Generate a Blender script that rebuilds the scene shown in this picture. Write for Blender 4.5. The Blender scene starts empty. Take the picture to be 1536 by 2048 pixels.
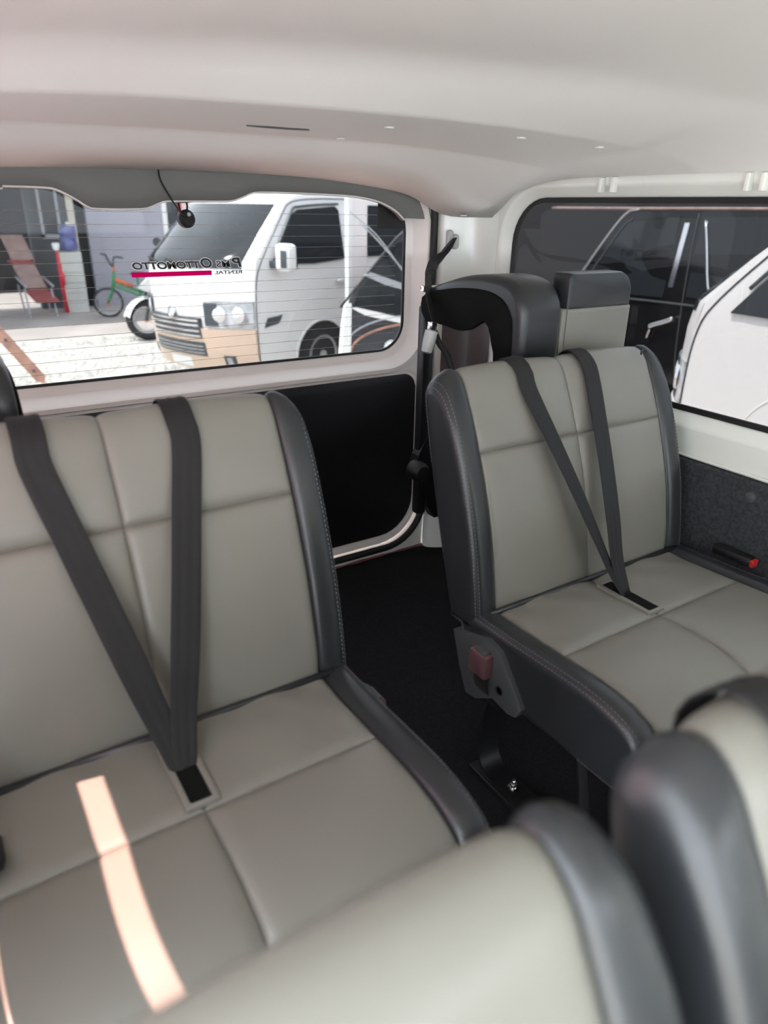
import bpy, bmesh, math, random
import numpy as np
from mathutils import Vector, Matrix
random.seed(7)
rng = np.random.default_rng(7)
S = bpy.context.scene
COL = S.collection

# ------------------------------------------------------------------ camera, sky, sun, exposure
F_PX = 1380.4
cam = bpy.data.cameras.new('camera'); camo = bpy.data.objects.new('camera', cam); COL.objects.link(camo)
RW = np.array([[0.842, -0.204, 0.499], [-0.538, -0.347, 0.768], [0.017, -0.915, -0.402]])
u_, s_, v_ = np.linalg.svd(RW); RW = u_ @ v_
m = Matrix.Identity(4)
for i in range(3):
    m[i][0] = RW[i][0]; m[i][1] = -RW[i][1]; m[i][2] = -RW[i][2]
m[0][3], m[1][3], m[2][3] = 0.0, 0.0, 1.2
camo.matrix_world = m
cam.sensor_fit = 'HORIZONTAL'; cam.sensor_width = 36.0; cam.lens = F_PX / 1536 * 36.0
cam.clip_start = 0.02; cam.clip_end = 300
cam.dof.use_dof = True; cam.dof.focus_distance = 1.9
cam.dof.aperture_fstop = (cam.lens / 1000) / 0.0090
S.camera = camo

w = bpy.data.worlds.new('sky'); S.world = w; w.use_nodes = True
bg = w.node_tree.nodes['Background']
bg.inputs['Color'].default_value = (0.86, 0.93, 1.0, 1); bg.inputs['Strength'].default_value = 2.4
sun = bpy.data.lights.new('sun', 'SUN'); suno = bpy.data.objects.new('sun', sun); COL.objects.link(suno)
sun.energy = 6.0; sun.angle = math.radians(0.55); sun.color = (1.0, 0.95, 0.87)
sdir = Vector((-math.cos(math.radians(68)), 0.03, math.sin(math.radians(68)))).normalized()   # towards the sun
suno.rotation_euler = sdir.to_track_quat('Z', 'Y').to_euler(); suno.location = (-4, 0, 9)
S.view_settings.view_transform = 'Standard'; S.view_settings.look = 'None'
S.view_settings.gamma = 1.0; S.view_settings.use_curve_mapping = False
S.view_settings.exposure = 2.0

# ------------------------------------------------------------------ materials
def srgb(r, g, b):
    f = lambda c: (c / 255 / 12.92) if c / 255 <= 0.04045 else ((c / 255 + 0.055) / 1.055) ** 2.4
    return (f(r), f(g), f(b), 1)
MATS = {}
def mat(name, col, rough=0.5, metal=0.0, bump=0.0, bscale=200.0, vary=0.0, vscale=6.0, coat=0.0, spec=0.5, kind='noise', sheen=0.0, emit=None):
    mt = bpy.data.materials.new(name); mt.use_nodes = True; MATS[name] = mt
    nt = mt.node_tree; p = nt.nodes['Principled BSDF']
    if len(col) == 3: col = (*col, 1)
    p.inputs['Base Color'].default_value = col; p.inputs['Roughness'].default_value = rough
    p.inputs['Metallic'].default_value = metal; p.inputs['Coat Weight'].default_value = coat
    p.inputs['Specular IOR Level'].default_value = spec; p.inputs['Sheen Weight'].default_value = sheen
    tc = nt.nodes.new('ShaderNodeTexCoord')
    if vary > 0:
        n = nt.nodes.new('ShaderNodeTexNoise'); n.inputs['Scale'].default_value = vscale; n.inputs['Detail'].default_value = 6
        nt.links.new(tc.outputs['Object'], n.inputs['Vector'])
        r = nt.nodes.new('ShaderNodeValToRGB')
        r.color_ramp.elements[0].position = 0.3; r.color_ramp.elements[1].position = 0.72
        r.color_ramp.elements[0].color = tuple(c * (1 - vary) for c in col[:3]) + (1,)
        r.color_ramp.elements[1].color = tuple(min(1, c * (1 + vary)) for c in col[:3]) + (1,)
        nt.links.new(n.outputs['Fac'], r.inputs['Fac']); nt.links.new(r.outputs['Color'], p.inputs['Base Color'])
    if bump > 0:
        if kind == 'voronoi':
            n = nt.nodes.new('ShaderNodeTexVoronoi'); out = 'Distance'
        else:
            n = nt.nodes.new('ShaderNodeTexNoise'); n.inputs['Detail'].default_value = 3; out = 'Fac'
        n.inputs['Scale'].default_value = bscale
        nt.links.new(tc.outputs['Object'], n.inputs['Vector'])
        b = nt.nodes.new('ShaderNodeBump'); b.inputs['Strength'].default_value = bump; b.inputs['Distance'].default_value = 0.002
        nt.links.new(n.outputs[out], b.inputs['Height']); nt.links.new(b.outputs['Normal'], p.inputs['Normal'])
    if emit:
        p.inputs['Emission Color'].default_value = (*emit[:3], 1); p.inputs['Emission Strength'].default_value = emit[3]
    return mt
def glass(name, tint, gloss=0.06, haze=0.0):
    mt = bpy.data.materials.new(name); mt.use_nodes = True; MATS[name] = mt
    nt = mt.node_tree; nt.nodes.clear()
    o = nt.nodes.new('ShaderNodeOutputMaterial'); t = nt.nodes.new('ShaderNodeBsdfTransparent'); g = nt.nodes.new('ShaderNodeBsdfGlossy')
    t.inputs['Color'].default_value = (*tint, 1); g.inputs['Roughness'].default_value = 0.02
    lw = nt.nodes.new('ShaderNodeLayerWeight'); lw.inputs['Blend'].default_value = 0.5
    pw = nt.nodes.new('ShaderNodeMath'); pw.operation = 'POWER'; pw.inputs[1].default_value = 5.0; nt.links.new(lw.outputs['Facing'], pw.inputs[0])
    fr = nt.nodes.new('ShaderNodeMath'); fr.operation = 'MULTIPLY_ADD'; fr.inputs[1].default_value = 0.5; fr.inputs[2].default_value = 0.010; nt.links.new(pw.outputs[0], fr.inputs[0])
    mx = nt.nodes.new('ShaderNodeMixShader')
    nt.links.new(fr.outputs[0], mx.inputs[0]); nt.links.new(t.outputs[0], mx.inputs[1]); nt.links.new(g.outputs[0], mx.inputs[2])
    last = mx
    if haze > 0:
        d = nt.nodes.new('ShaderNodeBsdfTranslucent'); d.inputs['Color'].default_value = (0.9, 0.92, 0.95, 1)
        m2 = nt.nodes.new('ShaderNodeMixShader'); m2.inputs[0].default_value = haze
        nt.links.new(mx.outputs[0], m2.inputs[1]); nt.links.new(d.outputs[0], m2.inputs[2]); last = m2
    nt.links.new(last.outputs[0], o.inputs['Surface'])
    return mt
M = MATS
mat('beige', (0.198, 0.192, 0.168), 0.36, bump=0.12, bscale=420, vary=0.04, vscale=5)
mat('dark', (0.023, 0.025, 0.028), 0.30, bump=0.16, bscale=420)
mat('stitch', (0.13, 0.133, 0.137), 0.7)
mat('belt', (0.0085, 0.0085, 0.010), 0.7, bump=0.3, bscale=900)
mat('carpet', (0.020, 0.0195, 0.021), 0.95, bump=0.8, bscale=500, spec=0.1, vary=0.25, vscale=160)
mat('liner', (0.78, 0.77, 0.75), 0.75, bump=0.1, bscale=600)
mat('trimgrey', (0.17, 0.173, 0.165), 0.55, bump=0.08, bscale=500)
mat('paint', (0.82, 0.84, 0.79), 0.25, coat=0.3)
mat('pinklitpaint', (0.86, 0.81, 0.775), 0.28, coat=0.3)  # same body paint, with pinkish bounce light put into its colour
mat('blackboard', (0.007, 0.0065, 0.0075), 0.5, bump=0.2, bscale=300)
mat('rubber', (0.006, 0.006, 0.0065), 0.55)
mat('plastic', (0.055, 0.06, 0.063), 0.5, bump=0.1, bscale=500)
mat('blackmetal', (0.010, 0.010, 0.011), 0.35)
mat('chrome', (0.75, 0.75, 0.76), 0.18, metal=1.0)
mat('pillargrey', (0.085, 0.065, 0.066), 0.35)
mat('felt', (0.048, 0.053, 0.058), 0.95, bump=0.8, bscale=300, vary=0.35, vscale=120, spec=0.1)
mat('blackfelt', (0.008, 0.0085, 0.008), 0.95, bump=0.5, bscale=350, spec=0.1)
mat('maroon', (0.11, 0.055, 0.06), 0.35)
mat('red', (0.5, 0.02, 0.02), 0.4)
mat('redbrown', (0.24, 0.085, 0.085), 0.6, vary=0.3, vscale=40)
mat('greyplastic', (0.45, 0.46, 0.45), 0.45)
glass('rearglass', (0.44, 0.444, 0.449))
glass('tintglass', (0.35, 0.35, 0.355))
glass('roseglass', (1.0, 0.79, 0.775))  # rose tint added to turn the stripe of sun pink
glass('clearglass', (0.9, 0.92, 0.92))
mat('stickerblack', (0.012, 0.010, 0.010), 0.5)
mat('stickerwhite', (0.85, 0.85, 0.85), 0.5)
def film(name, col):
    mt = bpy.data.materials.new(name); mt.use_nodes = True; MATS[name] = mt; nt = mt.node_tree; nt.nodes.clear()
    o = nt.nodes.new('ShaderNodeOutputMaterial'); a = nt.nodes.new('ShaderNodeBsdfTranslucent'); b = nt.nodes.new('ShaderNodeBsdfDiffuse'); x = nt.nodes.new('ShaderNodeMixShader')
    a.inputs['Color'].default_value = (*col, 1); b.inputs['Color'].default_value = (*col, 1); x.inputs[0].default_value = 0.5
    nt.links.new(a.outputs[0], x.inputs[1]); nt.links.new(b.outputs[0], x.inputs[2]); nt.links.new(x.outputs[0], o.inputs['Surface'])
film('pinkbar', (0.62, 0.002, 0.11))
film('whitefilm', (0.7, 0.7, 0.7))
mat('defog', (0.30, 0.25, 0.23), 0.6)
# outside
mat('gravel', (0.47, 0.455, 0.42), 0.95, bump=1.0, bscale=28, vary=0.3, vscale=18, kind='voronoi')
mat('stone', (0.45, 0.44, 0.415), 0.9, vary=0.3, vscale=3)
mat('concrete', (0.36, 0.33, 0.31), 0.9, vary=0.2, vscale=1.5)
mat('pinkbounce', (0.46, 0.28, 0.24), 0.85, vary=0.2, vscale=3)  # colour of the added bounce patch behind the van
mat('lavwall', (0.36, 0.355, 0.41), 0.8, vary=0.06, vscale=1.0)
mat('greywall', (0.085, 0.092, 0.10), 0.8, vary=0.1)
mat('pinkwall', (0.72, 0.56, 0.54), 0.8)
mat('cream', (0.62, 0.58, 0.49), 0.8)
mat('paleconc', (0.52, 0.53, 0.50), 0.85, vary=0.1, vscale=3)
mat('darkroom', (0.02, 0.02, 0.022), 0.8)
mat('framegrey', (0.35, 0.36, 0.38), 0.5)
mat('whitepaint', (0.70, 0.69, 0.68), 0.38, coat=0.15)
mat('pearl', (0.82, 0.75, 0.72), 0.25, coat=0.6)
mat('beigepaint', (0.60, 0.45, 0.345), 0.35, coat=0.3)
mat('carglass', (0.020, 0.023, 0.026), 0.06, coat=0.0, spec=0.4)
mat('carblack', (0.008, 0.008, 0.009), 0.15, coat=0.2, spec=0.35)
mat('tire', (0.025, 0.025, 0.027), 0.85)
mat('rim', (0.45, 0.45, 0.46), 0.35, metal=0.7)
mat('lamp', (0.42, 0.44, 0.46), 0.12, coat=1.0, vary=0.5, vscale=12)
mat('grille', (0.05, 0.06, 0.07), 0.3)
mat('greenpaint', (0.04, 0.24, 0.09), 0.4)
mat('orange', (0.6, 0.14, 0.06), 0.6)
mat('wood', (0.40, 0.22, 0.165), 0.75, vary=0.25, vscale=9)
mat('bottleblue', (0.09, 0.11, 0.30), 0.2, coat=0.5)
mat('whiteplastic', (0.8, 0.85, 0.85), 0.4)
mat('redplastic', (0.6, 0.03, 0.06), 0.4)
mat('cushionpink', (0.34, 0.24, 0.22), 0.8, vary=0.2, vscale=10)
mat('cushionred', (0.30, 0.08, 0.08), 0.85, vary=0.4, vscale=20)
mat('canopy', (0.05, 0.052, 0.06), 0.35)
mat('leaf', (0.07, 0.19, 0.03), 0.6)
mat('bark', (0.12, 0.08, 0.05), 0.9)
film('blockercloth', (0.80, 0.86, 0.90))  # translucent, so the added blocker spreads soft light over the bench
mat('whitetrim', (0.78, 0.78, 0.76), 0.4)

# ------------------------------------------------------------------ helpers
LOC = {}
def thing(name, label, cat, loc, group=None, kind=None):
    o = bpy.data.objects.new(name, None); COL.objects.link(o)
    o.empty_display_size = 0.05; o.location = loc; LOC[o] = np.array(loc, float)
    tag(o, label, cat, group, kind); return o
def tag(o, label=None, cat=None, group=None, kind=None):
    if label: o['label'] = label
    if cat: o['category'] = cat
    if group: o['group'] = group
    if kind: o['kind'] = kind
    return o
def mesh(name, V, F, material, parent=None, smooth=False, mats=None):
    V = np.array(V, float)
    if parent is None:
        org = np.array([(V[:, 0].min() + V[:, 0].max()) / 2, (V[:, 1].min() + V[:, 1].max()) / 2, V[:, 2].min()])
    else:
        org = LOC[parent]
    me = bpy.data.meshes.new(name); me.from_pydata([tuple(v) for v in (V - org)], [], [tuple(int(i) for i in f) for f in F]); me.update()
    bm = bmesh.new(); bm.from_mesh(me); bmesh.ops.recalc_face_normals(bm, faces=bm.faces); bm.to_mesh(me); bm.free()
    me.materials.append(M[material] if isinstance(material, str) else material)
    if smooth:
        for p in me.polygons: p.use_smooth = True
        if smooth != 'all': me.set_sharp_from_angle(angle=math.radians(40))
    o = bpy.data.objects.new(name, me); COL.objects.link(o)
    LOC[o] = org
    if parent is None: o.location = org
    else: o.parent = parent
    return o
class G:
    """collects shapes into one mesh"""
    def __init__(s): s.V = []; s.F = []
    def add(s, V, F):
        k = len(s.V); s.V += [tuple(v) for v in V]; s.F += [tuple(i + k for i in f) for f in F]; return s
    def box(s, a, b, R=None, c=None):
        x0, y0, z0 = a; x1, y1, z1 = b
        V = [(x0, y0, z0), (x1, y0, z0), (x1, y1, z0), (x0, y1, z0), (x0, y0, z1), (x1, y0, z1), (x1, y1, z1), (x0, y1, z1)]
        return s.add(V, [(0, 3, 2, 1), (4, 5, 6, 7), (0, 1, 5, 4), (1, 2, 6, 5), (2, 3, 7, 6), (3, 0, 4, 7)])
    def rbox(s, a, b, r=0.01, n=2, taper=None):
        bm = bmesh.new(); a = np.array(a, float); b = np.array(b, float)
        bmesh.ops.create_cube(bm, size=1.0)
        for v in bm.verts:
            v.co = Vector(tuple((a + b) / 2 + np.array(v.co) * (b - a)))
        bmesh.ops.bevel(bm, geom=bm.edges[:], offset=min(r, 0.49 * min(abs(b - a))), segments=n, profile=0.5, affect='EDGES')
        bm.verts.index_update()
        V = [tuple(v.co) for v in bm.verts]; F = [tuple(v.index for v in f.verts) for f in bm.faces]; bm.free()
        return s.add(V, F)
    def tube(s, pts, r, n=8, closed=False, flat=None):
        P = [Vector(p) for p in pts]; rs = r if hasattr(r, '__len__') else [r] * len(P)
        V = []; F = []; up = None
        for i, p in enumerate(P):
            a = P[i - 1] if (i > 0 or closed) else P[i]; b = P[(i + 1) % len(P)] if (i < len(P) - 1 or closed) else P[i]
            t = (b - a).normalized()
            if up is None: up = Vector((0, 0, 1)) if abs(t.z) < 0.9 else Vector((1, 0, 0))
            sx = t.cross(up).normalized(); up = sx.cross(t).normalized()
            for k in range(n):
                A = 2 * math.pi * k / n
                V.append(p + sx * math.cos(A) * rs[i] + up * math.sin(A) * rs[i] * (flat or 1))
        m_ = len(P)
        for i in range(m_ if closed else m_ - 1):
            for k in range(n):
                j = (i + 1) % m_
                F.append((i * n + k, i * n + (k + 1) % n, j * n + (k + 1) % n, j * n + k))
        if not closed:
            F.append(tuple(range(n))[::-1]); F.append(tuple((m_ - 1) * n + k for k in range(n)))
        return s.add(V, F)
    def prism(s, pts, vec):
        n = len(pts); P = [np.array(p, float) for p in pts]; v = np.array(vec, float)
        V = [tuple(p) for p in P] + [tuple(p + v) for p in P]
        F = [tuple(range(n))[::-1], tuple(range(n, 2 * n))] + [(i, (i + 1) % n, n + (i + 1) % n, n + i) for i in range(n)]
        return s.add(V, F)
    def lathe(s, prof, c, axis=(0, 0, 1), n=24):
        ax = Vector(axis).normalized(); q = ax.to_track_quat('Z', 'Y').to_matrix()
        V = []; F = []; c = Vector(c)
        for r, h in prof:
            for k in range(n):
                A = 2 * math.pi * k / n
                V.append(c + q @ Vector((max(r, 1e-4) * math.cos(A), max(r, 1e-4) * math.sin(A), h)))
        for i in range(len(prof) - 1):
            for k in range(n):
                F.append((i * n + k, i * n + (k + 1) % n, (i + 1) * n + (k + 1) % n, (i + 1) * n + k))
        F.append(tuple(range(n))[::-1]); F.append(tuple((len(prof) - 1) * n + k for k in range(n)))
        return s.add(V, F)
    def grid(s, A, closed_u=False):
        A = np.array(A, float); nu, nv = A.shape[:2]
        V = A.reshape(-1, 3); F = []
        for i in range(nu if closed_u else nu - 1):
            for j in range(nv - 1):
                k = (i + 1) % nu
                F.append((i * nv + j, i * nv + j + 1, k * nv + j + 1, k * nv + j))
        return s.add(V, F)
    def go(s, name, material, parent=None, smooth=False):
        return mesh(name, s.V, s.F, material, parent, smooth)
def crspline(pts, n):
    """Catmull-Rom through pts, resampled to n points evenly by length"""
    P = np.array(pts, float); Q = np.vstack([2 * P[0] - P[1], P, 2 * P[-1] - P[-2]]); out = []
    for i in range(1, len(Q) - 2):
        for t in np.linspace(0, 1, 24, endpoint=False):
            a, b, c, d = Q[i - 1], Q[i], Q[i + 1], Q[i + 2]
            out.append(0.5 * ((2 * b) + (-a + c) * t + (2 * a - 5 * b + 4 * c - d) * t * t + (-a + 3 * b - 3 * c + d) * t ** 3))
    out.append(P[-1]); out = np.array(out)
    L = np.concatenate([[0], np.cumsum(np.linalg.norm(np.diff(out, axis=0), axis=1))])
    q = np.linspace(0, L[-1], n)
    return np.stack([np.interp(q, L, out[:, k]) for k in range(out.shape[1])], 1)
def rrect(x0, x1, z0, z1, r, n=8, sides=6):
    """rounded rectangle, ccw from bottom right; r one radius or 4 (br, tr, tl, bl)"""
    if not hasattr(r, '__len__'): r = [r] * 4
    cs = [(x1 - r[0], z0 + r[0], -90, r[0]), (x1 - r[1], z1 - r[1], 0, r[1]), (x0 + r[2], z1 - r[2], 90, r[2]), (x0 + r[3], z0 + r[3], 180, r[3])]
    P = []
    for k, (cx, cz, a0, rr) in enumerate(cs):
        for i in range(n + 1):
            A = math.radians(a0 + 90 * i / n); P.append((cx + rr * math.cos(A), cz + rr * math.sin(A)))
        nx = cs[(k + 1) % 4]; A = math.radians(nx[2]); q = (nx[0] + nx[3] * math.cos(A), nx[1] + nx[3] * math.sin(A)); p = P[-1]
        for i in range(1, sides): P.append((p[0] + (q[0] - p[0]) * i / sides, p[1] + (q[1] - p[1]) * i / sides))
    return P
def rings(loops, cap_last=False, cap_first=False):
    """skin between loops of equal length"""
    g = G(); n = len(loops[0]); V = [p for L in loops for p in L]; F = []
    for i in range(len(loops) - 1):
        for k in range(n): F.append((i * n + k, i * n + (k + 1) % n, (i + 1) * n + (k + 1) % n, (i + 1) * n + k))
    if cap_last: F.append(tuple((len(loops) - 1) * n + k for k in range(n)))
    if cap_first: F.append(tuple(range(n))[::-1])
    return g.add(V, F)
def normals2(P):
    T = np.gradient(P, axis=0); T /= np.linalg.norm(T, axis=1)[:, None] + 1e-9
    return np.stack([-T[:, 1], T[:, 0]], 1)
def panel(prof, x0, x1, dips=(1, 1, 1, 1), thick=0.02, dip=0.006, wid=0.012, nx=22, sgn=1, puff=0.006, sag=None):
    """upholstered panel: strip of a side profile (y,z) between x0 and x1, dipping into its seams"""
    P = np.array(prof, float); N = normals2(P) * sgn
    L = np.concatenate([[0], np.cumsum(np.linalg.norm(np.diff(P, axis=0), axis=1))]); T = L[-1]
    e = 0.5 * (1 - np.cos(np.linspace(0, math.pi, nx))); xs = x0 + (x1 - x0) * (0.6 * e + 0.4 * np.linspace(0, 1, nx))
    A = np.zeros((nx, len(P), 3)); B = A.copy()
    for i, x in enumerate(xs):
        dx = min(x - x0 if dips[0] else 9, x1 - x if dips[1] else 9)
        d1 = np.where(dips[2], L, 9.0); d2 = np.where(dips[3], T - L, 9.0); dd = np.minimum(np.minimum(d1, d2), dx)
        disp = -dip * np.exp(-(dd / wid) ** 1.2) + puff * math.sin(math.pi * (x - x0) / (x1 - x0)) * np.sin(math.pi * L / T)
        if sag is not None: disp = disp + sag(x, P[:, 0], P[:, 1])
        Q = P + N * disp[:, None]
        A[i, :, 0] = x; A[i, :, 1:] = Q
        R = P - N * thick; B[i, :, 0] = x; B[i, :, 1:] = R
    g = G(); g.grid(A); k = nx * len(P); g.grid(B); m_ = len(P)
    for i in range(nx - 1):
        for j in (0, m_ - 1): a = i * m_ + j; b = (i + 1) * m_ + j; g.F.append((a, b, b + k, a + k))
    for j in range(m_ - 1):
        for i in (0, nx - 1): a = i * m_ + j; g.F.append((a, a + 1, a + 1 + k, a + k))
    return g
def bolster(prof, xi, xo, r=0.028, out=0.01, n=8, sgn=1, drop=0.0, ztop=0.80):
    """side bolster: closed side profile from flat inner end xi to rounded outer end xo"""
    P = np.array(prof, float); Pc = np.vstack([P[-1], P, P[0]]); N = normals2(Pc)[1:-1] * sgn
    s = 1 if xo > xi else -1; st = [(xi, -0.008), (xi + s * 0.004, -0.001), (xi + s * 0.012, out * 0.6), (xi + s * 0.02, out)]
    xa = xo - s * r
    if s * (xa - st[-1][0]) > 0.004: st.append((xa, out))
    for k in range(1, n + 1):
        A = math.pi / 2 * k / n; st.append((xa + s * r * math.sin(A), out - r * (1 - math.cos(A))))
    loops = []
    for x, o in st:
        Q = P + N * o; f = abs(x - xi) / abs(xo - xi)
        if drop: Q[:, 1] -= drop * f ** 2.2 * np.clip((Q[:, 1] - ztop) / 0.10, 0, 1.2) ** 1.5
        loops.append([(x, q[0], q[1]) for q in Q])
    return rings(loops, cap_last=True, cap_first=True)
def dashes(path, r=0.0011, on=0.005, off=0.004, n=4):
    P = np.array(path, float); L = np.concatenate([[0], np.cumsum(np.linalg.norm(np.diff(P, axis=0), axis=1))])
    f = lambda q: np.array([np.interp(q, L, P[:, k]) for k in range(3)])
    g = G(); t = 0
    while t + on < L[-1]:
        g.tube([f(t), f(t + on)], r, n); t += on + off
    return g
def ribbon(nodes, width=0.047, thick=0.0022, n=40, stripes=False):
    """belt webbing: nodes (x,y,z, wx,wy,wz[,scale]) with the width direction at each"""
    Q = crspline([list(p[:6]) + [p[6] if len(p) > 6 else 1.0] for p in nodes], n)
    g = G(); A = []
    for i, q in enumerate(Q):
        c = q[:3]; t = Q[min(i + 1, n - 1)][:3] - Q[max(i - 1, 0)][:3]; t /= np.linalg.norm(t)
        wv = q[3:6] - t * np.dot(q[3:6], t); wv /= np.linalg.norm(wv); nn = np.cross(t, wv)
        h = width / 2 * q[6]; row = []
        for a in np.linspace(-1, 1, 9): row.append(c + wv * h * a + nn * (thick / 2 + 0.0006 * math.cos(a * 9)))
        for a in np.linspace(1, -1, 9): row.append(c + wv * h * a - nn * thick / 2)
        A.append(row)
    m_ = 18; V = [v for r in A for v in r]; F = []
    for i in range(n - 1):
        for k in range(m_): F.append((i * m_ + k, i * m_ + (k + 1) % m_, (i + 1) * m_ + (k + 1) % m_, (i + 1) * m_ + k))
    F.append(tuple(range(m_))[::-1]); F.append(tuple((n - 1) * m_ + k for k in range(m_)))
    return g.add(V, F)

# ------------------------------------------------------------------ the setting: ground and van shell
XL, XR, YR, YF, GZ = -0.20, 1.575, 1.955, -1.80, -0.62
gnd = G(); gnd.box((-14, -12, GZ - 0.2), (16, 11.2, GZ)); tag(gnd.go('ground_gravel', 'gravel'), kind='structure')
gnd = G(); gnd.box((-14, 11.2, GZ - 0.2), (16, 24, GZ + 0.01)); tag(gnd.go('ground_concrete', 'concrete'), kind='structure')
gnd = G(); gnd.box((-1.2, 2.3, GZ - 0.1), (2.4, 4.6, GZ + 0.015)); tag(gnd.go('ground_bounce', 'pinkbounce'), kind='structure')  # unseen red patch added behind the tailgate to bounce pink light inside

fl = G(); fl.box((XL - 0.05, YF, -0.04), (XR + 0.03, 1.965, 0.0)); tag(fl.go('floor', 'carpet'), kind='structure')
# uneven red-brown strip along the rear sill
eg = []
for i, x in enumerate(np.linspace(-0.1, 1.47, 60)):
    j = 0.004 * math.sin(i * 1.7) + 0.003 * math.sin(i * 0.63)
    eg.append([(x, 1.945 + j * 0.6, 0.001), (x, 1.957 + j, 0.010 + j * 0.5), (x, 1.972, 0.006), (x, 1.985, -0.004)])
g = G(); g.grid(eg); tag(g.go('trim_1', 'redbrown', smooth='all'), kind='structure')

# ceiling: stepped headliner, lofted over cross lines (front, step A..E)
cols = {0.16: ((1.22, 1.408), (1.30, 1.348), (1.68, 1.342), (1.73, 1.302), (1.93, 1.268)),
        0.32: ((1.21, 1.421), (1.295, 1.357), (1.715, 1.350), (1.765, 1.311), (1.93, 1.276)),
        0.50: ((1.20, 1.434), (1.29, 1.362), (1.74, 1.356), (1.79, 1.317), (1.93, 1.280)),
        0.69: ((1.17, 1.439), (1.27, 1.363), (1.735, 1.357), (1.785, 1.319), (1.93, 1.281)),
        0.90: ((1.12, 1.438), (1.25, 1.362), (1.705, 1.356), (1.755, 1.318), (1.93, 1.279)),
        1.10: ((1.05, 1.430), (1.22, 1.356), (1.65, 1.350), (1.72, 1.306), (1.93, 1.268)),
        1.30: ((0.94, 1.405), (1.19, 1.344), (1.60, 1.334), (1.74, 1.283), (1.92, 1.243)),
        1.40: ((0.865, 1.385), (1.17, 1.334), (1.54, 1.317), (1.77, 1.255), (1.91, 1.20)),
        1.45: ((0.84, 1.365), (1.17, 1.333), (1.48, 1.302), (1.78, 1.237), (1.88, 1.182)),
        1.52: ((0.82, 1.335), (1.12, 1.312), (1.46, 1.292), (1.76, 1.222), (1.835, 1.18)),
        1.566: ((0.80, 1.289), (1.10, 1.287), (1.45, 1.286), (1.69, 1.276), (1.815, 1.18))}
for x in (1.566, 1.52, 1.45): cols[round(1.38 - x, 3)] = cols[x]
cols[0.07] = ((1.215, 1.395), (1.30, 1.340), (1.65, 1.330), (1.74, 1.290), (1.925, 1.255))
cols[-0.02] = ((1.16, 1.380), (1.27, 1.333), (1.58, 1.315), (1.76, 1.258), (1.91, 1.20))
xk = sorted(cols); grid = []
tab = []
for x in xk:
    A, B, C_, D_, E_ = cols[x]
    rows = [(-1.8, A[1]), (-0.6, A[1] + 0.004), (0.2, A[1] + 0.004), (A[0] - 0.12, A[1] + 0.002)]
    def around(p, q, r, e=0.018):
        p, q, r = map(np.array, (p, q, r)); a = (p - q) / np.linalg.norm(p - q); b = (r - q) / np.linalg.norm(r - q)
        return [tuple(q + a * e), tuple(q + (a + b) * e * 0.22), tuple(q + b * e)]
    rows += around(rows[-1], A, B, 0.05) + around(A, B, C_, 0.010) + around(B, C_, D_, 0.012) + around(C_, D_, E_, 0.02) + [E_, (E_[0] + 0.004, E_[1] + 0.012)]
    tab.append([(x, *r) for r in rows])
tab = np.array(tab)
dense = np.stack([crspline(tab[:, j], 70) for j in range(tab.shape[1])], 1)
g = G(); g.grid(dense); ceil = g.go('ceiling', 'liner', smooth='all'); tag(ceil, kind='structure')
g = G(); g.box((-0.24, YF, 1.46), (1.62, 2.02, 1.49)); g.box((-0.24, 1.945, 1.30), (1.62, 2.02, 1.44)); g.box((1.59, YF, 1.30), (1.62, 2.0, 1.44)); g.box((-0.24, YF, 1.30), (-0.21, 2.0, 1.44))
g.go('roof_skin', 'paint', ceil)
def zceil(x, y):
    i = int(np.argmin(np.abs(dense[:, 0, 0] - x))); c = dense[i]; return float(np.interp(y, c[:, 1], c[:, 2]))
for (x, y) in ((0.905, 1.40), (1.19, 1.30), (1.36, 1.225), (0.93, 1.655), (1.475, 1.845)):
    g = G(); z = zceil(x, y); g.lathe([(0.011, -0.001), (0.010, -0.004), (0.006, -0.005)], (x, y, z), n=16)
    g.go('liner_clip', 'liner', ceil, smooth=True)
g = G()   # dark slot of the roof lining latch
pts = [(x, y, zceil(x, y) - 0.003) for x, y in ((0.655, 1.575), (0.70, 1.580), (0.75, 1.577), (0.80, 1.565), (0.795, 1.558), (0.75, 1.566), (0.70, 1.568))]
g.prism(pts, (0, 0, 0.004)); g.go('latch_slot', 'plastic', ceil)

# rear wall: body frame round the tailgate opening
g = rings([[(x, 1.985, z) for x, z in rrect(-0.33, 1.71, -0.06, 1.44, 0.01)], [(x, 1.955, z) for x, z in rrect(-0.24, 1.62, -0.05, 1.40, 0.01)],
           [(x, 1.950, z) for x, z in rrect(-0.062, 1.442, 0.022, 1.36, 0.185)], [(x, 1.940, z) for x, z in rrect(-0.058, 1.438, 0.028, 1.355, 0.182)],
           [(x, 1.944, z) for x, z in rrect(-0.046, 1.426, 0.042, 1.345, 0.172)], [(x, 2.0, z) for x, z in rrect(-0.046, 1.426, 0.042, 1.345, 0.172)]])
wr = g.go('wall_rear', 'pinklitpaint', smooth=True); tag(wr, kind='structure')

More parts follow.
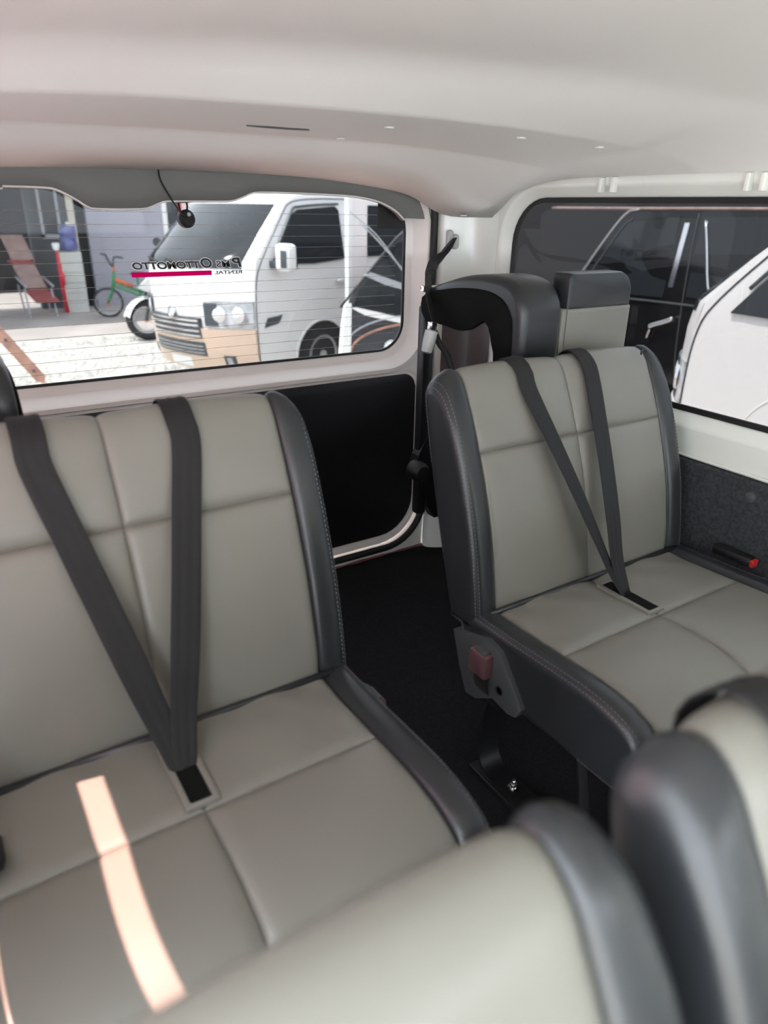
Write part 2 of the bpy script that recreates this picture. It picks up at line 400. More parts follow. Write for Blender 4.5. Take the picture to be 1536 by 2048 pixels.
# tailgate
dr = thing('door_1', 'tailgate', None, (0.69, 1.96, 0.0), kind='structure'); del dr['label']
W0 = (0.02, 1.36, 0.757, 1.25); WR = (0.095, 0.12, 0.12, 0.095)
def wl(e, y): return [(x, y, z) for x, z in rrect(W0[0] - e, W0[1] + e, W0[2] - e, W0[3] + e, [r + e for r in WR])]
g = rings([wl(-0.004, 2.005), wl(0.0, 2.000), wl(0.004, 1.996), wl(0.024, 1.992), wl(0.028, 1.988), wl(0.045, 1.944), wl(0.050, 1.938), wl(0.062, 1.938), wl(0.066, 1.946), wl(0.066, 1.99)])
g.go('window_frame', 'pinklitpaint', dr, smooth=True)
g = rings([wl(0.060, 1.9465), [(x, 1.9465, z) for x, z in rrect(-0.036, 1.416, 0.64, 1.345, (0.01, 0.14, 0.14, 0.01))]]); g.go('frame_plate', 'pinklitpaint', dr)
g = rings([wl(-0.005, 2.003), wl(-0.005, 1.998), wl(0.002, 1.996), wl(0.002, 2.003)]); g.go('gasket', 'rubber', dr)
g = rings([wl(-0.002, 2.001), wl(-0.002, 2.005)], True, True); gl = g.go('window_pane', 'rearglass', dr)
for k in range(14):
    z = 0.785 + 0.0305 * k; g = G(); g.box((0.06, 1.9995, z), (1.325, 2.0005, z + 0.0008)); g.go('heater_line', 'defog', gl)
g = rings([[(x, y, z) for x, z in rrect(*b, r)] for b, r, y in (((-0.036, 1.416, 0.052, 0.70), (0.165, 0.01, 0.01, 0.165), 2.0), ((-0.036, 1.416, 0.052, 0.70), (0.165, 0.01, 0.01, 0.165), 1.952),
      ((-0.030, 1.410, 0.060, 0.70), (0.16, 0.02, 0.02, 0.16), 1.944), ((-0.018, 1.398, 0.076, 0.694), (0.15, 0.06, 0.06, 0.15), 1.944), ((-0.014, 1.394, 0.080, 0.690), (0.145, 0.06, 0.06, 0.145), 1.954))], True)
g.go('door_skin', 'pinklitpaint', dr, smooth=True)
g = rings([[(x, y, z) for x, z in rrect(*b, r)] for b, r, y in (((-0.008, 1.388, 0.086, 0.686), (0.14, 0.055, 0.055, 0.14), 1.953), ((-0.008, 1.388, 0.086, 0.686), (0.14, 0.055, 0.055, 0.14), 1.949), ((-0.004, 1.384, 0.09, 0.682), (0.137, 0.05, 0.05, 0.137), 1.946))], True, True)
g.go('lining_board', 'blackboard', dr, smooth=True)
lowR = [(0.20, 1.230), (0.290, 1.230), (0.320, 1.226), (0.359, 1.207), (0.385, 1.190), (0.410, 1.185), (0.510, 1.186), (0.535, 1.190), (0.572, 1.204), (0.60, 1.206), (0.735, 1.208), (0.765, 1.211), (0.79, 1.219), (0.822, 1.231), (0.86, 1.2335), (0.967, 1.2335), (1.132, 1.230), (1.22, 1.219), (1.265, 1.205), (1.30, 1.188), (1.328, 1.166)]
lowL = [(1.38 - x, z) for x, z in [(1.328, 1.166), (1.30, 1.188), (1.265, 1.205), (1.22, 1.219), (1.17, 1.227)]]
low = lowL + lowR
top = [(1.424, 1.172), (1.42, 1.215), (1.40, 1.25), (1.36, 1.29), (1.28, 1.315), (1.10, 1.33), (0.69, 1.335), (0.28, 1.33), (0.10, 1.315), (0.02, 1.29), (-0.02, 1.25), (-0.04, 1.215), (-0.044, 1.172)]
lo = crspline(low, 90)
up = np.array([(x, np.interp(x, [p[0] for p in top[::-1]], [p[1] for p in top[::-1]])) for x in np.linspace(-0.044, 1.424, 90)])
A = []
for k in range(90):
    l, t = lo[k], up[k]
    col = [(l[0], 1.985, l[1] + 0.004), (l[0], 1.968, l[1]), (l[0], 1.958, l[1] + 0.002), (l[0], 1.951, l[1] + 0.008)]
    for q in (0.25, 0.55, 1.0): col.append((l[0] + (t[0] - l[0]) * q, 1.948 - 0.004 * q, l[1] + 0.008 + (t[1] - l[1] - 0.008) * q))
    A.append(col)
g = G(); g.grid(A); ut = g.go('upper_trim', 'trimgrey', dr, smooth='all')
g = G(); g.tube([(l[0], 1.957, l[1] + 0.0035) for l in lo], 0.0032, 6); g.go('trim_lip', 'liner', ut, smooth='all')
g = G(); g.tube([(x, 1.932, z) for x, z in rrect(-0.048, 1.428, 0.040, 1.335, 0.165, n=12)], 0.0125, 10, closed=True); g.go('weatherstrip', 'rubber', wr, smooth='all')
g = G(); g.prism([(1.252, 1.9985, 1.142), (1.36, 1.9985, 1.142), (1.36, 1.9985, 1.225), (1.256, 1.9985, 1.225)], (0, 0.0012, 0)); g.go('black_film', 'stickerblack', gl)

# right wall: pillar, window, lining board
wa = thing('wall_right', 'x', None, (XR, 0.6, 0), kind='structure'); del wa['label']
plan = crspline([(1.445, 1.95), (1.45, 1.925), (1.475, 1.905), (1.512, 1.885), (1.545, 1.858), (1.565, 1.82), (1.572, 1.79)], 24)
A = [[(x, y, z) for z in np.linspace(-0.02, 1.33, 12)] for x, y in plan]
g = G(); g.grid(A); g.go('corner_pillar', 'paint', wa, smooth='all')
A = [[(x - 0.006, y - 0.004, z) for z in np.linspace(0.14, 0.93, 6)] for x, y in plan[5:]]
g = G(); g.grid(A); g.go('pillar_trim', 'pillargrey', wa, smooth='all')
def wy(e, x): return [(x, y, z) for y, z in rrect(-0.35 - e, 1.748 + e, 0.735 - e, 1.237 + e, [0.13 + e] * 4)]
g = rings([wy(-0.002, 1.612), wy(0.0, 1.604), wy(0.006, 1.598), wy(0.024, 1.578), wy(0.032, 1.572), wy(0.036, 1.572), [(1.572, y, z) for y, z in rrect(-0.45, 1.792, -0.02, 1.335, 0.01)]])
g.go('side_panel', 'paint', wa, smooth=True)
g = G(); g.box((1.572, YF, -0.02), (1.61, -0.45, 1.335)); g.go('front_panel', 'paint', wa)
g = rings([[(1.5715, y, z) for y, z in rrect(-0.44, 1.74, 0.01, 0.628, 0.02)], [(1.556, y, z) for y, z in rrect(-0.44, 1.74, 0.01, 0.628, 0.02)], [(1.553, y, z) for y, z in rrect(-0.436, 1.736, 0.014, 0.624, 0.02)]], True, True)
fp = g.go('lining_board', 'felt', wa)
for y in (0.80, 0.2): g = G(); g.lathe([(0.014, 0), (0.012, 0.004), (0.006, 0.006)], (1.553, y, 0.59), axis=(-1, 0, 0)); g.go('lining_button', 'plastic', fp, smooth=True)
g = G(); g.tube([(1.568, -0.43, 0.634), (1.568, 1.74, 0.634)], 0.004, 6); g.go('edge_bead', 'paint', wa)
for y in (1.385, 1.345, 0.975, 0.94):
    g = G(); g.rbox((1.555, y - 0.006, 1.248), (1.575, y + 0.006, 1.285), 0.003); g.go('trim_tab', 'paint', wa, smooth=True)
w1 = thing('window_1', 'x', None, (1.605, 0.7, 0.735), kind='structure'); del w1['label']
g = rings([wy(0.0, 1.606), wy(0.0, 1.611)], True, True); g.go('window_pane', 'tintglass', w1)
g = rings([wy(0.001, 1.600), wy(-0.013, 1.600), wy(-0.013, 1.607), wy(0.001, 1.607)]); g.go('gasket', 'rubber', w1)

# left wall with open sliding-door gap and window masked by an added light blocker; front wall with windscreen
wlft = thing('wall_left', 'x', None, (XL, 0.6, 0), kind='structure'); del wlft['label']
for nm, a, b in (('lower_panel', (-0.24, 0.35, -0.02), (XL, 1.96, 0.735)), ('header', (-0.24, YF, 1.25), (XL, 1.96, 1.335)), ('rear_pillar', (-0.24, 1.75, 0.735), (XL, 1.96, 1.25)), ('door_pillar', (-0.24, 0.35, 0.735), (XL, 0.42, 1.25)), ('front_panel', (-0.24, YF, -0.02), (XL, -1.6, 1.25))):
    g = G(); g.box(a, b); g.go(nm, 'paint', wlft)
w2 = thing('window_2', 'x', None, (-0.22, 1.05, 0.735), kind='structure'); del w2['label']
g = G(); g.box((-0.226, 0.42, 0.735), (-0.222, 1.75, 1.25)); g.go('window_pane', 'roseglass', w2)
sh = thing('light_blocker', 'added pale light blocker across the left window, slit shaping the sun stripe', 'light blocker', (-0.205, 1.08, 0.735))  # unseen cloth added here; its slit shapes the sun stripe on the cushion
for a, b in (((-0.198, 0.40, 0.735), (-0.194, 1.77, 1.024)), ((-0.198, 0.40, 1.118), (-0.194, 1.77, 1.25)), ((-0.198, 0.885, 1.024), (-0.194, 1.77, 1.118))):
    g = G(); g.box(a, b); g.go('blocker_cloth', 'blockercloth', sh)
wf = thing('wall_front', 'x', None, (0.69, YF, 0), kind='structure'); del wf['label']
for a, b in (((-0.24, YF - 0.04, -0.02), (1.62, YF, 1.0)), ((-0.24, YF - 0.04, 1.33), (1.62, YF, 1.47)), ((-0.24, YF - 0.04, 1.0), (-0.16, YF, 1.33)), ((1.54, YF - 0.04, 1.0), (1.62, YF, 1.33))):
    g = G(); g.box(a, b); g.go('front_panel', 'paint', wf)

# ------------------------------------------------------------------ seats
BP = [(0.925, 0.385), (0.918, 0.42), (0.930, 0.5), (0.952, 0.6), (0.985, 0.7), (1.022, 0.79), (1.052, 0.85), (1.072, 0.884), (1.096, 0.902), (1.118, 0.898), (1.132, 0.872), (1.122, 0.80), (1.082, 0.64), (1.02, 0.44), (1.0, 0.385)]
CP = [(0.975, 0.40), (0.95, 0.424), (0.88, 0.428), (0.80, 0.430), (0.72, 0.434), (0.63, 0.437), (0.565, 0.430), (0.515, 0.410), (0.490, 0.375), (0.483, 0.335), (0.490, 0.300), (0.53, 0.286)]
CPc = CP + [(0.70, 0.286), (0.93, 0.288)]
def cut(P, cond): return np.array([p for p in P if cond(p)])
def make_bench(x0, x1, dy, name, label, group=None, halves=2, slot=True, hs=1.0, bw=0.060, stitch=True, hw=(1, 1)):
    t = thing(name, label, 'seat', ((x0 + x1) / 2, 0.75 + dy, 0.0), group)
    sh_ = lambda P: np.array(P) + np.array([dy, 0])
    B = crspline(BP, 110); B[:, 1] = 0.385 + (B[:, 1] - 0.385) * hs; C = crspline(CP, 90); Cc = crspline(CPc, 110)
    kseam = int(np.argmin(np.abs(B[:60, 1] - 0.385 - 0.367 * hs))); ktop = int(np.argmin(np.abs(B[:, 0] - 1.118) + np.abs(B[:, 1] - 0.385 - 0.513 * hs)))
    kc = int(np.argmin(np.abs(C[:, 0] - 0.728)))
    xs = np.linspace(x0 + bw, x1 - bw, halves + 1); xc = (x0 + x1) / 2
    def wr1(x, y, z): return 0.0022 * np.sin(38 * (x - x0) + 30 * (z - 0.4)) * np.exp(-((z - 0.44) / 0.07) ** 2)
    def wr2(x, y, z): return 0.0020 * np.sin(55 * (x - x0) + 40 * (y - dy)) * np.exp(-((y - dy - 0.90) / 0.06) ** 2)
    for i in range(halves):
        d0 = 1; d1 = 1
        panel(sh_(B[:kseam + 1]), xs[i], xs[i + 1], (d0, d1, 0, 1), dip=0.005, wid=0.007, sag=wr1).go('back_lower_panel', 'beige', t, smooth='all')
        panel(sh_(B[kseam:ktop + 12]), xs[i], xs[i + 1], (d0, d1, 1, 0), dip=0.005, wid=0.007).go('back_upper_panel', 'beige', t, smooth='all')
        panel(sh_(C[:kc + 1]), xs[i], xs[i + 1], (d0, d1, 0, 1), dip=0.006, wid=0.008, sgn=-1, sag=wr2).go('seat_rear_panel', 'beige', t, smooth='all')
        panel(sh_(C[kc:]), xs[i], xs[i + 1], (d0, d1, 1, 0), dip=0.006, wid=0.008, sgn=-1).go('seat_front_panel', 'beige', t, smooth='all')
    # back shell behind the panels and seat pan below
    g = G(); A = [[(x, p[0] + dy, p[1]) for p in B[ktop + 10:]] for x in (x0 + bw, x1 - bw)]; g.grid(A); g.go('back_shell', 'dark', t)
    g = G(); g.box((x0 + bw, 0.52 + dy, 0.285), (x1 - bw, 0.95 + dy, 0.36)); g.go('seat_pan', 'blackmetal', t)
    g = G(); g.tube([(x0 + bw * 0.6, 0.911 + dy, 0.430), (x1 - bw * 0.6, 0.911 + dy, 0.430)], 0.0065, 8); g.go('welt', 'dark', t, smooth='all')
    for s, xo, xi in ((-1, x0, x0 + bw), (1, x1, x1 - bw)):
        b1 = bolster(sh_(B), xi, xo, r=0.024, out=0.005, drop=0.035, ztop=0.385 + 0.415 * hs).go('back_bolster', 'dark', t, smooth='all')
        b2 = bolster(sh_(Cc), xi, xo, r=0.026, out=0.006, sgn=-1).go('seat_bolster', 'dark', t, smooth='all')
        if not stitch: continue
        N = normals2(B)
        for q in (0.012, 0.019):
            ang = math.asin(q / 0.024); off = 0.005 - 0.024 * (1 - math.cos(ang)) + 0.0005; xx = xo + s * (-0.024 + 0.024 * math.sin(ang)); fd = (abs(xx - xi) / abs(xo - xi)) ** 2.2 * 0.035
            path = [(xx, p[0] + n_[0] * off + dy, p[1] + n_[1] * off - fd * min(1.2, max(0, (p[1] + n_[1] * off - 0.8) / 0.1)) ** 1.5) for p, n_ in zip(B[2:ktop + 20], N[2:ktop + 20])]
            dashes(path, 0.0009, 0.0045, 0.0038).go('stitching', 'stitch', b1)
        Nc = normals2(Cc) * -1
        for q in (0.014, 0.021):
            ang = math.asin(q / 0.026); off = 0.006 - 0.026 * (1 - math.cos(ang)) + 0.0005; xx = xo + s * (-0.026 + 0.026 * math.sin(ang))
            path = [(xx, p[0] + n_[0] * off + dy, p[1] + n_[1] * off) for p, n_ in zip(Cc[4:78], Nc[4:78])]
            dashes(path, 0.0009, 0.0045, 0.0038).go('stitching', 'stitch', b2)
    if slot:
        ya, yb = 0.742 + dy, 0.868 + dy; z = 0.4375
        g = G(); g.box((xc - 0.015, ya, z - 0.012), (xc + 0.015, yb, z - 0.001)); g.go('belt_slot', 'blackfelt', t)
        g = rings([[(x, y, zz) for x, y in rrect(xc - h, xc + h, ya - e, yb + e, 0.004)] for h, e, zz in ((0.026, 0.010, z - 0.006), (0.025, 0.009, z - 0.0005), (0.020, 0.004, z + 0.0012), (0.016, 0.001, z), (0.015, 0.0, z - 0.004))])
        g.go('slot_frame', 'beige', t, smooth=True)
    for s, X in ((-1, x0), (1, x1)):
        if not hw[0 if s < 0 else 1]: continue
        br = [(0.972, 0.376), (0.90, 0.398), (0.862, 0.412), (0.826, 0.402), (0.790, 0.36), (0.752, 0.312), (0.766, 0.284), (0.79, 0.278), (0.835, 0.285), (0.885, 0.25), (0.918, 0.245), (0.945, 0.30)]
        xa = X + s * 0.012
        g = rings([[(xa - s * 0.035, y + dy, z) for y, z in br], [(xa - s * 0.002, y + dy, z) for y, z in br], [(xa, 0.862 + (y - 0.862) * 0.96 + dy, 0.33 + (z - 0.33) * 0.94) for y, z in br]], True, True)
        cv = g.go('hinge_cover', 'plastic', t, smooth=True)
        g = G(); g.lathe([(0.010, 0.0), (0.010, 0.002), (0.007, 0.002), (0.006, -0.002)], (xa, 0.815 + dy, 0.318), axis=(s, 0, 0), n=16); g.go('hinge_plug', 'rubber', cv, smooth=True)
        bk = G(); bk.rbox((xa - 0.004 if s > 0 else xa - 0.022, 0.838 + dy, 0.332), (xa + 0.022 if s > 0 else xa + 0.004, 0.892 + dy, 0.386), 0.007); bb = bk.go('buckle', 'maroon', t, smooth=True)
        g = G(); g.rbox((xa - 0.002 if s > 0 else xa - 0.017, 0.848 + dy, 0.385), (xa + 0.017 if s > 0 else xa + 0.002, 0.882 + dy, 0.389), 0.002); g.go('buckle_slot', 'plastic', bb)
        g = ribbon([(xa + s * 0.008, 0.865 + dy, 0.345, 0, 1, 0), (xa + s * 0.006, 0.862 + dy, 0.30, 0, 1, 0), (xa - s * 0.03, 0.875 + dy, 0.24, 0, 1, 0)], 0.04, 0.003, 12); g.go('buckle_strap', 'belt', bb, smooth=True)
        xl = X - s * 0.062
        pl = crspline([(0.885, 0.33), (0.880, 0.26), (0.895, 0.18), (0.905, 0.09), (0.895, 0.04), (0.86, 0.018), (0.80, 0.012), (0.60, 0.012)], 30)
        A = []
        for y, z in pl: A.append([(xl - 0.028, y + dy, z), (xl + 0.028, y + dy, z)])
        T = np.array(A); Tn = np.gradient(T, axis=0); Tn /= np.linalg.norm(Tn, axis=2)[:, :, None]; nn = np.stack([np.zeros(Tn.shape[:2]), -Tn[:, :, 2], Tn[:, :, 1]], 2)
        T2 = T + nn * 0.008
        loops = [[T[i, 0], T[i, 1], T2[i, 1], T2[i, 0]] for i in range(len(T))]
        lg = rings(loops, True, True).go('leg', 'blackmetal', t, smooth=True)
        g = G(); g.lathe([(0.013, 0.0), (0.013, 0.004), (0.0085, 0.005), (0.0085, 0.014), (0.0055, 0.014), (0.0055, 0.022), (0.004, 0.024)], (xl, 0.815 + dy, 0.019), n=12); g.go('bolt', 'chrome', lg, smooth=True)
        g = G(); g.tube([(xl, 0.60 + dy, 0.02), (xl, 0.62 + dy, 0.10), (xl, 0.66 + dy, 0.29)], 0.012, 8); g.go('leg', 'blackmetal', t, smooth=True)
        g = G(); g.rbox((xl - 0.034, 0.50 + dy, 0.0), (xl + 0.034, 0.93 + dy, 0.013), 0.003); g.go('floor_rail', 'rubber', t)
    return t
bR = make_bench(0.825, 1.506, 0.0, 'bench_seat', 'grey leather bench seat with charcoal sides between aisle and tinted side window', halves=2)
bL = make_bench(-0.155, 0.526, 0.0, 'bench_seat', 'grey leather bench seat with charcoal sides, stripe of pink sunlight on its cushion', halves=2)
fL = make_bench(-0.150, 0.290, -0.915, 'single_seat', 'grey leather seat back with charcoal side, single seat ahead of the sunlit bench', halves=1, slot=False, hs=0.955, stitch=False, hw=(1, 0))
fR = make_bench(0.326, 0.999, -0.915, 'bench_seat', 'grey leather bench seat with charcoal sides in the row ahead, beside the single seat', halves=2, hs=0.955, stitch=False)

g = G(); g.tube(crspline([(1.398, 1.052, 0.8965), (1.408, 1.060, 0.9010), (1.418, 1.062, 0.9020), (1.426, 1.060, 0.9012)], 12), 0.0022, 6); g.go('leather_tear', 'rubber', bR)
# belts laid over the backs
def strap(xt, xs_, twist0, twist1, dy, label, group, w_=0.046, mid=None):
    wv = lambda a: (math.cos(a), -math.sin(a) * 0.75, -math.sin(a) * 0.6)
    hz = -0.024 if dy else 0.0
    N_ = [(xt, 1.139, 0.80), (xt, 1.149, 0.868), (xt, 1.125, 0.906), (xt, 1.095, 0.913), (xt, 1.062, 0.892)]
    p0 = np.array((xt, 1.040, 0.855)); p1 = np.array((xs_, 0.835, 0.45))
    for q in (0.0, 0.22, 0.45, 0.68, 0.88): N_.append(tuple(p0 + (p1 - p0) * q - np.array([0, 0.008 * math.sin(math.pi * q), 0])))
    N_ += [(xs_, 0.822, 0.446), (xs_, 0.812, 0.436)]
    nodes = []
    for i, p in enumerate(N_):
        q = max(0, (i - 5) / (len(N_) - 6)); a = twist0 + (twist1 - twist0) * q ** 0.75; s = 1.0 - 0.42 * max(0, q - 0.55) / 0.45
        nodes.append((p[0], p[1] + dy, p[2] + hz * min(1, max(0, (p[2] - 0.44) / 0.4)), *wv(a), s))
    o = ribbon(nodes, w_, 0.0022, 70).go('seat_belt', 'belt', None, smooth=True)
    tag(o, label, 'seat belt', group)
    return o
strap(0.085, 0.178, 0.0, -0.45, 0, 'black seat belt running slanted to the slot of the bench with the sun stripe', 'belts over the benches')
strap(0.302, 0.190, 0.0, -0.35, 0, 'black seat belt hanging straight down the bench with the sun stripe', 'belts over the benches')
strap(1.036, 1.158, -0.1, -1.3, 0, 'black seat belt twisting edge-on into the slot of the bench beside the tinted window', 'belts over the benches')
strap(1.229, 1.166, 0.0, -0.2, 0, 'black seat belt lying flat down the bench beside the tinted window', 'belts over the benches')
strap(0.450, 0.64, 0.1, 0.6, -0.915, 'black seat belt over the bench in the row ahead', 'belts over the benches')

# ------------------------------------------------------------------ folded rear seats, pillar belt, small interior things
def slab_yz(outline, xa, xb, r, n=4):
    """slab with a (y,z) outline between xa and xb, both rims rounded"""
    P = np.array(outline, float); Pc = np.vstack([P[-1], P, P[0]]); N = normals2(Pc)[1:-1]
    A = 0.5 * np.sum(P[:, 0] * np.roll(P[:, 1], -1) - np.roll(P[:, 0], -1) * P[:, 1])
    if A > 0: N = -N
    loops = []
    for k in range(n + 1):
        t = math.pi / 2 * k / n; loops.append((xa + r * (1 - math.sin(t)), -r * (1 - math.cos(math.pi / 2 - t)) if False else -r * (1 - math.sin(t))))
    st = [(xa + r * (1 - math.cos(math.pi / 2 * k / n)), -r * (1 - math.sin(math.pi / 2 * k / n))) for k in range(n + 1)] + [(xb - r * (1 - math.cos(math.pi / 2 * k / n)), -r * (1 - math.sin(math.pi / 2 * k / n))) for k in range(n, -1, -1)]
    L = [[(x, q[0], q[1]) for q in P + N * o] for x, o in st]
    return rings(L, True, True)
def folded_seat(x_felt, s, w1_, w2_, dz, label):
    """rear seat folded up against the side wall; s = +1 wall to the right"""
    X = lambda a: x_felt + s * a
    t = thing('folded_seat', label, 'seat', (X(0.15), 1.4, 0.0))
    out = crspline([(1.215, 0.36), (1.212, 0.70), (1.214, 0.95), (1.226, 1.012), (1.262, 1.046), (1.33, 1.058), (1.43, 1.05), (1.53, 1.026), (1.60, 1.0), (1.615, 0.965), (1.600, 0.938), (1.50, 0.928), (1.41, 0.938), (1.352, 0.958), (1.332, 0.945), (1.322, 0.90), (1.308, 0.80), (1.31, 0.60), (1.312, 0.36)], 110) + np.array([0, dz])
    fel = [(1.245, 0.36), (1.242, 0.70), (1.244, 0.93), (1.262, 0.985), (1.30, 1.012), (1.36, 1.022), (1.45, 1.018), (1.54, 1.004), (1.605, 0.985), (1.613, 0.950), (1.588, 0.921)]
    fel += [(1.50, 0.916), (1.45, 0.912), (1.40, 0.920), (1.345, 0.948), (1.326, 0.935), (1.312, 0.90), (1.300, 0.86), (1.302, 0.70), (1.305, 0.36)]
    a, b = sorted((X(0.008), X(w1_)));  slab_yz(out, a, b, 0.022).go('cushion', 'dark', t, smooth=True)
    a, b = sorted((X(0.0), X(0.02))); slab_yz(crspline(fel, 90) + np.array([0, dz]), a, b, 0.006, 2).go('underside_felt', 'blackfelt', t, smooth=True)
    a, b = sorted((X(w1_ - 0.006), X(w1_ + 0.012))); g = G(); g.rbox((a, 1.216, 0.36 + dz), (b, 1.30, 0.985 + dz), 0.006); g.go('cushion_facing', 'beige', t, smooth=True)
    a, b = sorted((X(w1_ + 0.014), X(w1_ + w2_)))
    rr = (0.002, 0.05, 0.012, 0.002) if s > 0 else (0.002, 0.012, 0.05, 0.002)
    def bl(e, y, z0, z1, r): return [(x, y, z + dz) for x, z in rrect(a + e, b - e, z0 + e, z1 - e, r)]
    rings([bl(0.012, 1.222, 0.975, 1.066, rr), bl(0.003, 1.226, 0.975, 1.066, rr), bl(0.0, 1.236, 0.975, 1.066, rr), bl(0, 1.275, 0.975, 1.066, rr), bl(0.012, 1.29, 0.975, 1.066, rr)], True, True).go('backrest_top', 'dark', t, smooth=True)
    rings([bl(0.010, 1.218, 0.36, 0.985, 0.003), bl(0.003, 1.221, 0.36, 0.985, 0.003), bl(0.0, 1.23, 0.36, 0.985, 0.003), bl(0, 1.285, 0.36, 0.985, 0.003)], True, True).go('backrest', 'beige', t, smooth=True)
    q = lambda u, y, z: (X(u), y, z + dz)
    def bx(u0, u1, y0, y1, z0, z1, r=0.004):
        a, b = sorted((X(u0), X(u1))); g = G(); g.rbox((a, y0, z0), (b, y1, z1), r); return g
    bx(0.012, 0.045, 1.605, 1.64, 0.32, 0.955 + dz, 0.008).go('mount_post', 'blackmetal', t, smooth=True)
    bx(0.012, 0.11, 1.615, 1.635, 0.99 + dz, 1.008 + dz, 0.004).go('top_bar', 'chrome', t, smooth=True)
    g = G(); g.prism([q(0.05, 1.60, 0.60), q(0.005, 1.60, 0.52), q(-0.008, 1.60, 0.47), q(0.02, 1.60, 0.43), q(0.05, 1.60, 0.34), q(0.075, 1.60, 0.30), q(0.14, 1.60, 0.30), q(0.14, 1.60, 0.60)], (0, 0.035, 0)); g.go('lower_bracket', 'blackmetal', t)
    g = G(); g.lathe([(0.004, -0.03), (0.022, -0.028), (0.030, -0.015), (0.031, 0.02), (0.024, 0.026)], q(0.0, 1.592, 0.475), axis=(0, 1, 0)); g.go('release_knob', 'rubber', t, smooth=True)
    a, b = sorted((X(w1_ + 0.03), X(w1_ + w2_ - 0.02))); g = G(); g.box((a, 1.235, 0.0), (b, 1.275, 0.37 + dz)); g.go('support_leg', 'blackmetal', t)
    return t
folded_seat(1.155, 1, 0.145, 0.248, 0.0, 'charcoal rear seat folded up against the wall beside the tinted window')
folded_seat(0.100, -1, 0.14, 0.145, -0.085, 'black underside of rear seat folded up behind the bench with the sun stripe')

bt = thing('shoulder_belt', 'brown-black shoulder belt hung from a slim loop on the white rear pillar', 'seat belt', (1.462, 1.89, 0.3))
g = G(); g.rbox((1.440, 1.868, 1.092), (1.462, 1.89, 1.142), 0.008); g.rbox((1.456, 1.862, 1.085), (1.480, 1.884, 1.13), 0.008); g.go('anchor_cover', 'greyplastic', bt, smooth=True)
g = G(); lp = [(1.450, 1.862, 1.115), (1.418, 1.86, 1.088), (1.383, 1.857, 1.052), (1.374, 1.856, 1.040), (1.392, 1.852, 1.046), (1.425, 1.855, 1.078)]
g.tube(crspline(lp + [lp[0]], 40)[:-1], 0.0035, 6, closed=True); g.go('belt_loop', 'plastic', bt, smooth='all')
g = ribbon([(1.455, 1.862, 1.118, 0.3, 0.9, 0.3, 0.6), (1.425, 1.852, 1.085, 0.3, 0.9, 0.3, 0.6), (1.36, 1.825, 1.058, 0.3, 0.9, 0.3, 0.7), (1.26, 1.71, 1.042, 0.4, 0.9, 0.1, 0.7), (1.185, 1.62, 1.022, 0.7, 0.6, 0, 0.7), (1.138, 1.55, 0.978, 0.7, 0.6, 0, 0.7), (1.117, 1.50, 0.934, 0.6, 0.7, 0, 0.7), (1.111, 1.45, 0.878, 0.6, 0.7, 0, 0.7), (1.124, 1.42, 0.823, 0.6, 0.7, 0, 0.8), (1.130, 1.40, 0.70, 0.6, 0.7, 0), (1.130, 1.39, 0.40, 0.6, 0.7, 0)], 0.046, 0.0025, 50)
g.go('webbing', 'belt', bt, smooth=True)
g = ribbon([(1.125, 1.52, 0.95, 0.6, 0.75, 0, 0.6), (1.136, 1.50, 0.88, 0.9, 0.4, 0, 0.6), (1.165, 1.47, 0.80, 0.9, 0.3, 0, 0.6), (1.20, 1.46, 0.5, 0.9, 0.3, 0, 0.6)], 0.046, 0.0025, 30); g.go('webbing', 'belt', bt, smooth=True)
g = G(); g.lathe([(0.006, -0.03), (0.014, -0.026), (0.017, 0.0), (0.017, 0.028), (0.010, 0.03)], (1.085, 1.47, 0.885), axis=(0.25, 0, 1), n=16); tg = g.go('tongue', 'greyplastic', bt, smooth=True)
g = G(); g.rbox((1.082, 1.462, 0.912), (1.104, 1.478, 0.936), 0.003); g.go('tongue_plate', 'chrome', tg, smooth=True)

b2 = thing('belt_buckle', 'black belt buckle lying on the cushion of the bench with the sun stripe', 'buckle', (-0.085, 0.78, 0.437))
g = G(); g.rbox((-0.115, 0.752, 0.440), (-0.056, 0.806, 0.466), 0.010); g.go('buckle_body', 'rubber', b2, smooth=True)
g = ribbon([(-0.110, 0.785, 0.452, 0, 1, 0), (-0.14, 0.80, 0.452, 0, 1, 0), (-0.162, 0.81, 0.43, 0, 1, 0), (-0.172, 0.815, 0.38, 0, 1, 0)], 0.04, 0.003, 14); g.go('buckle_strap', 'belt', b2, smooth=True)
bk = thing('belt_buckle', 'black belt buckle with red button lying against the felt side lining', 'buckle', (1.53, 0.78, 0.43))
g = G(); g.rbox((1.516, 0.745, 0.432), (1.546, 0.845, 0.458), 0.008); g.go('buckle_body', 'rubber', bk, smooth=True)
g = G(); g.rbox((1.519, 0.738, 0.436), (1.543, 0.748, 0.454), 0.003); g.go('button', 'red', bk, smooth=True)

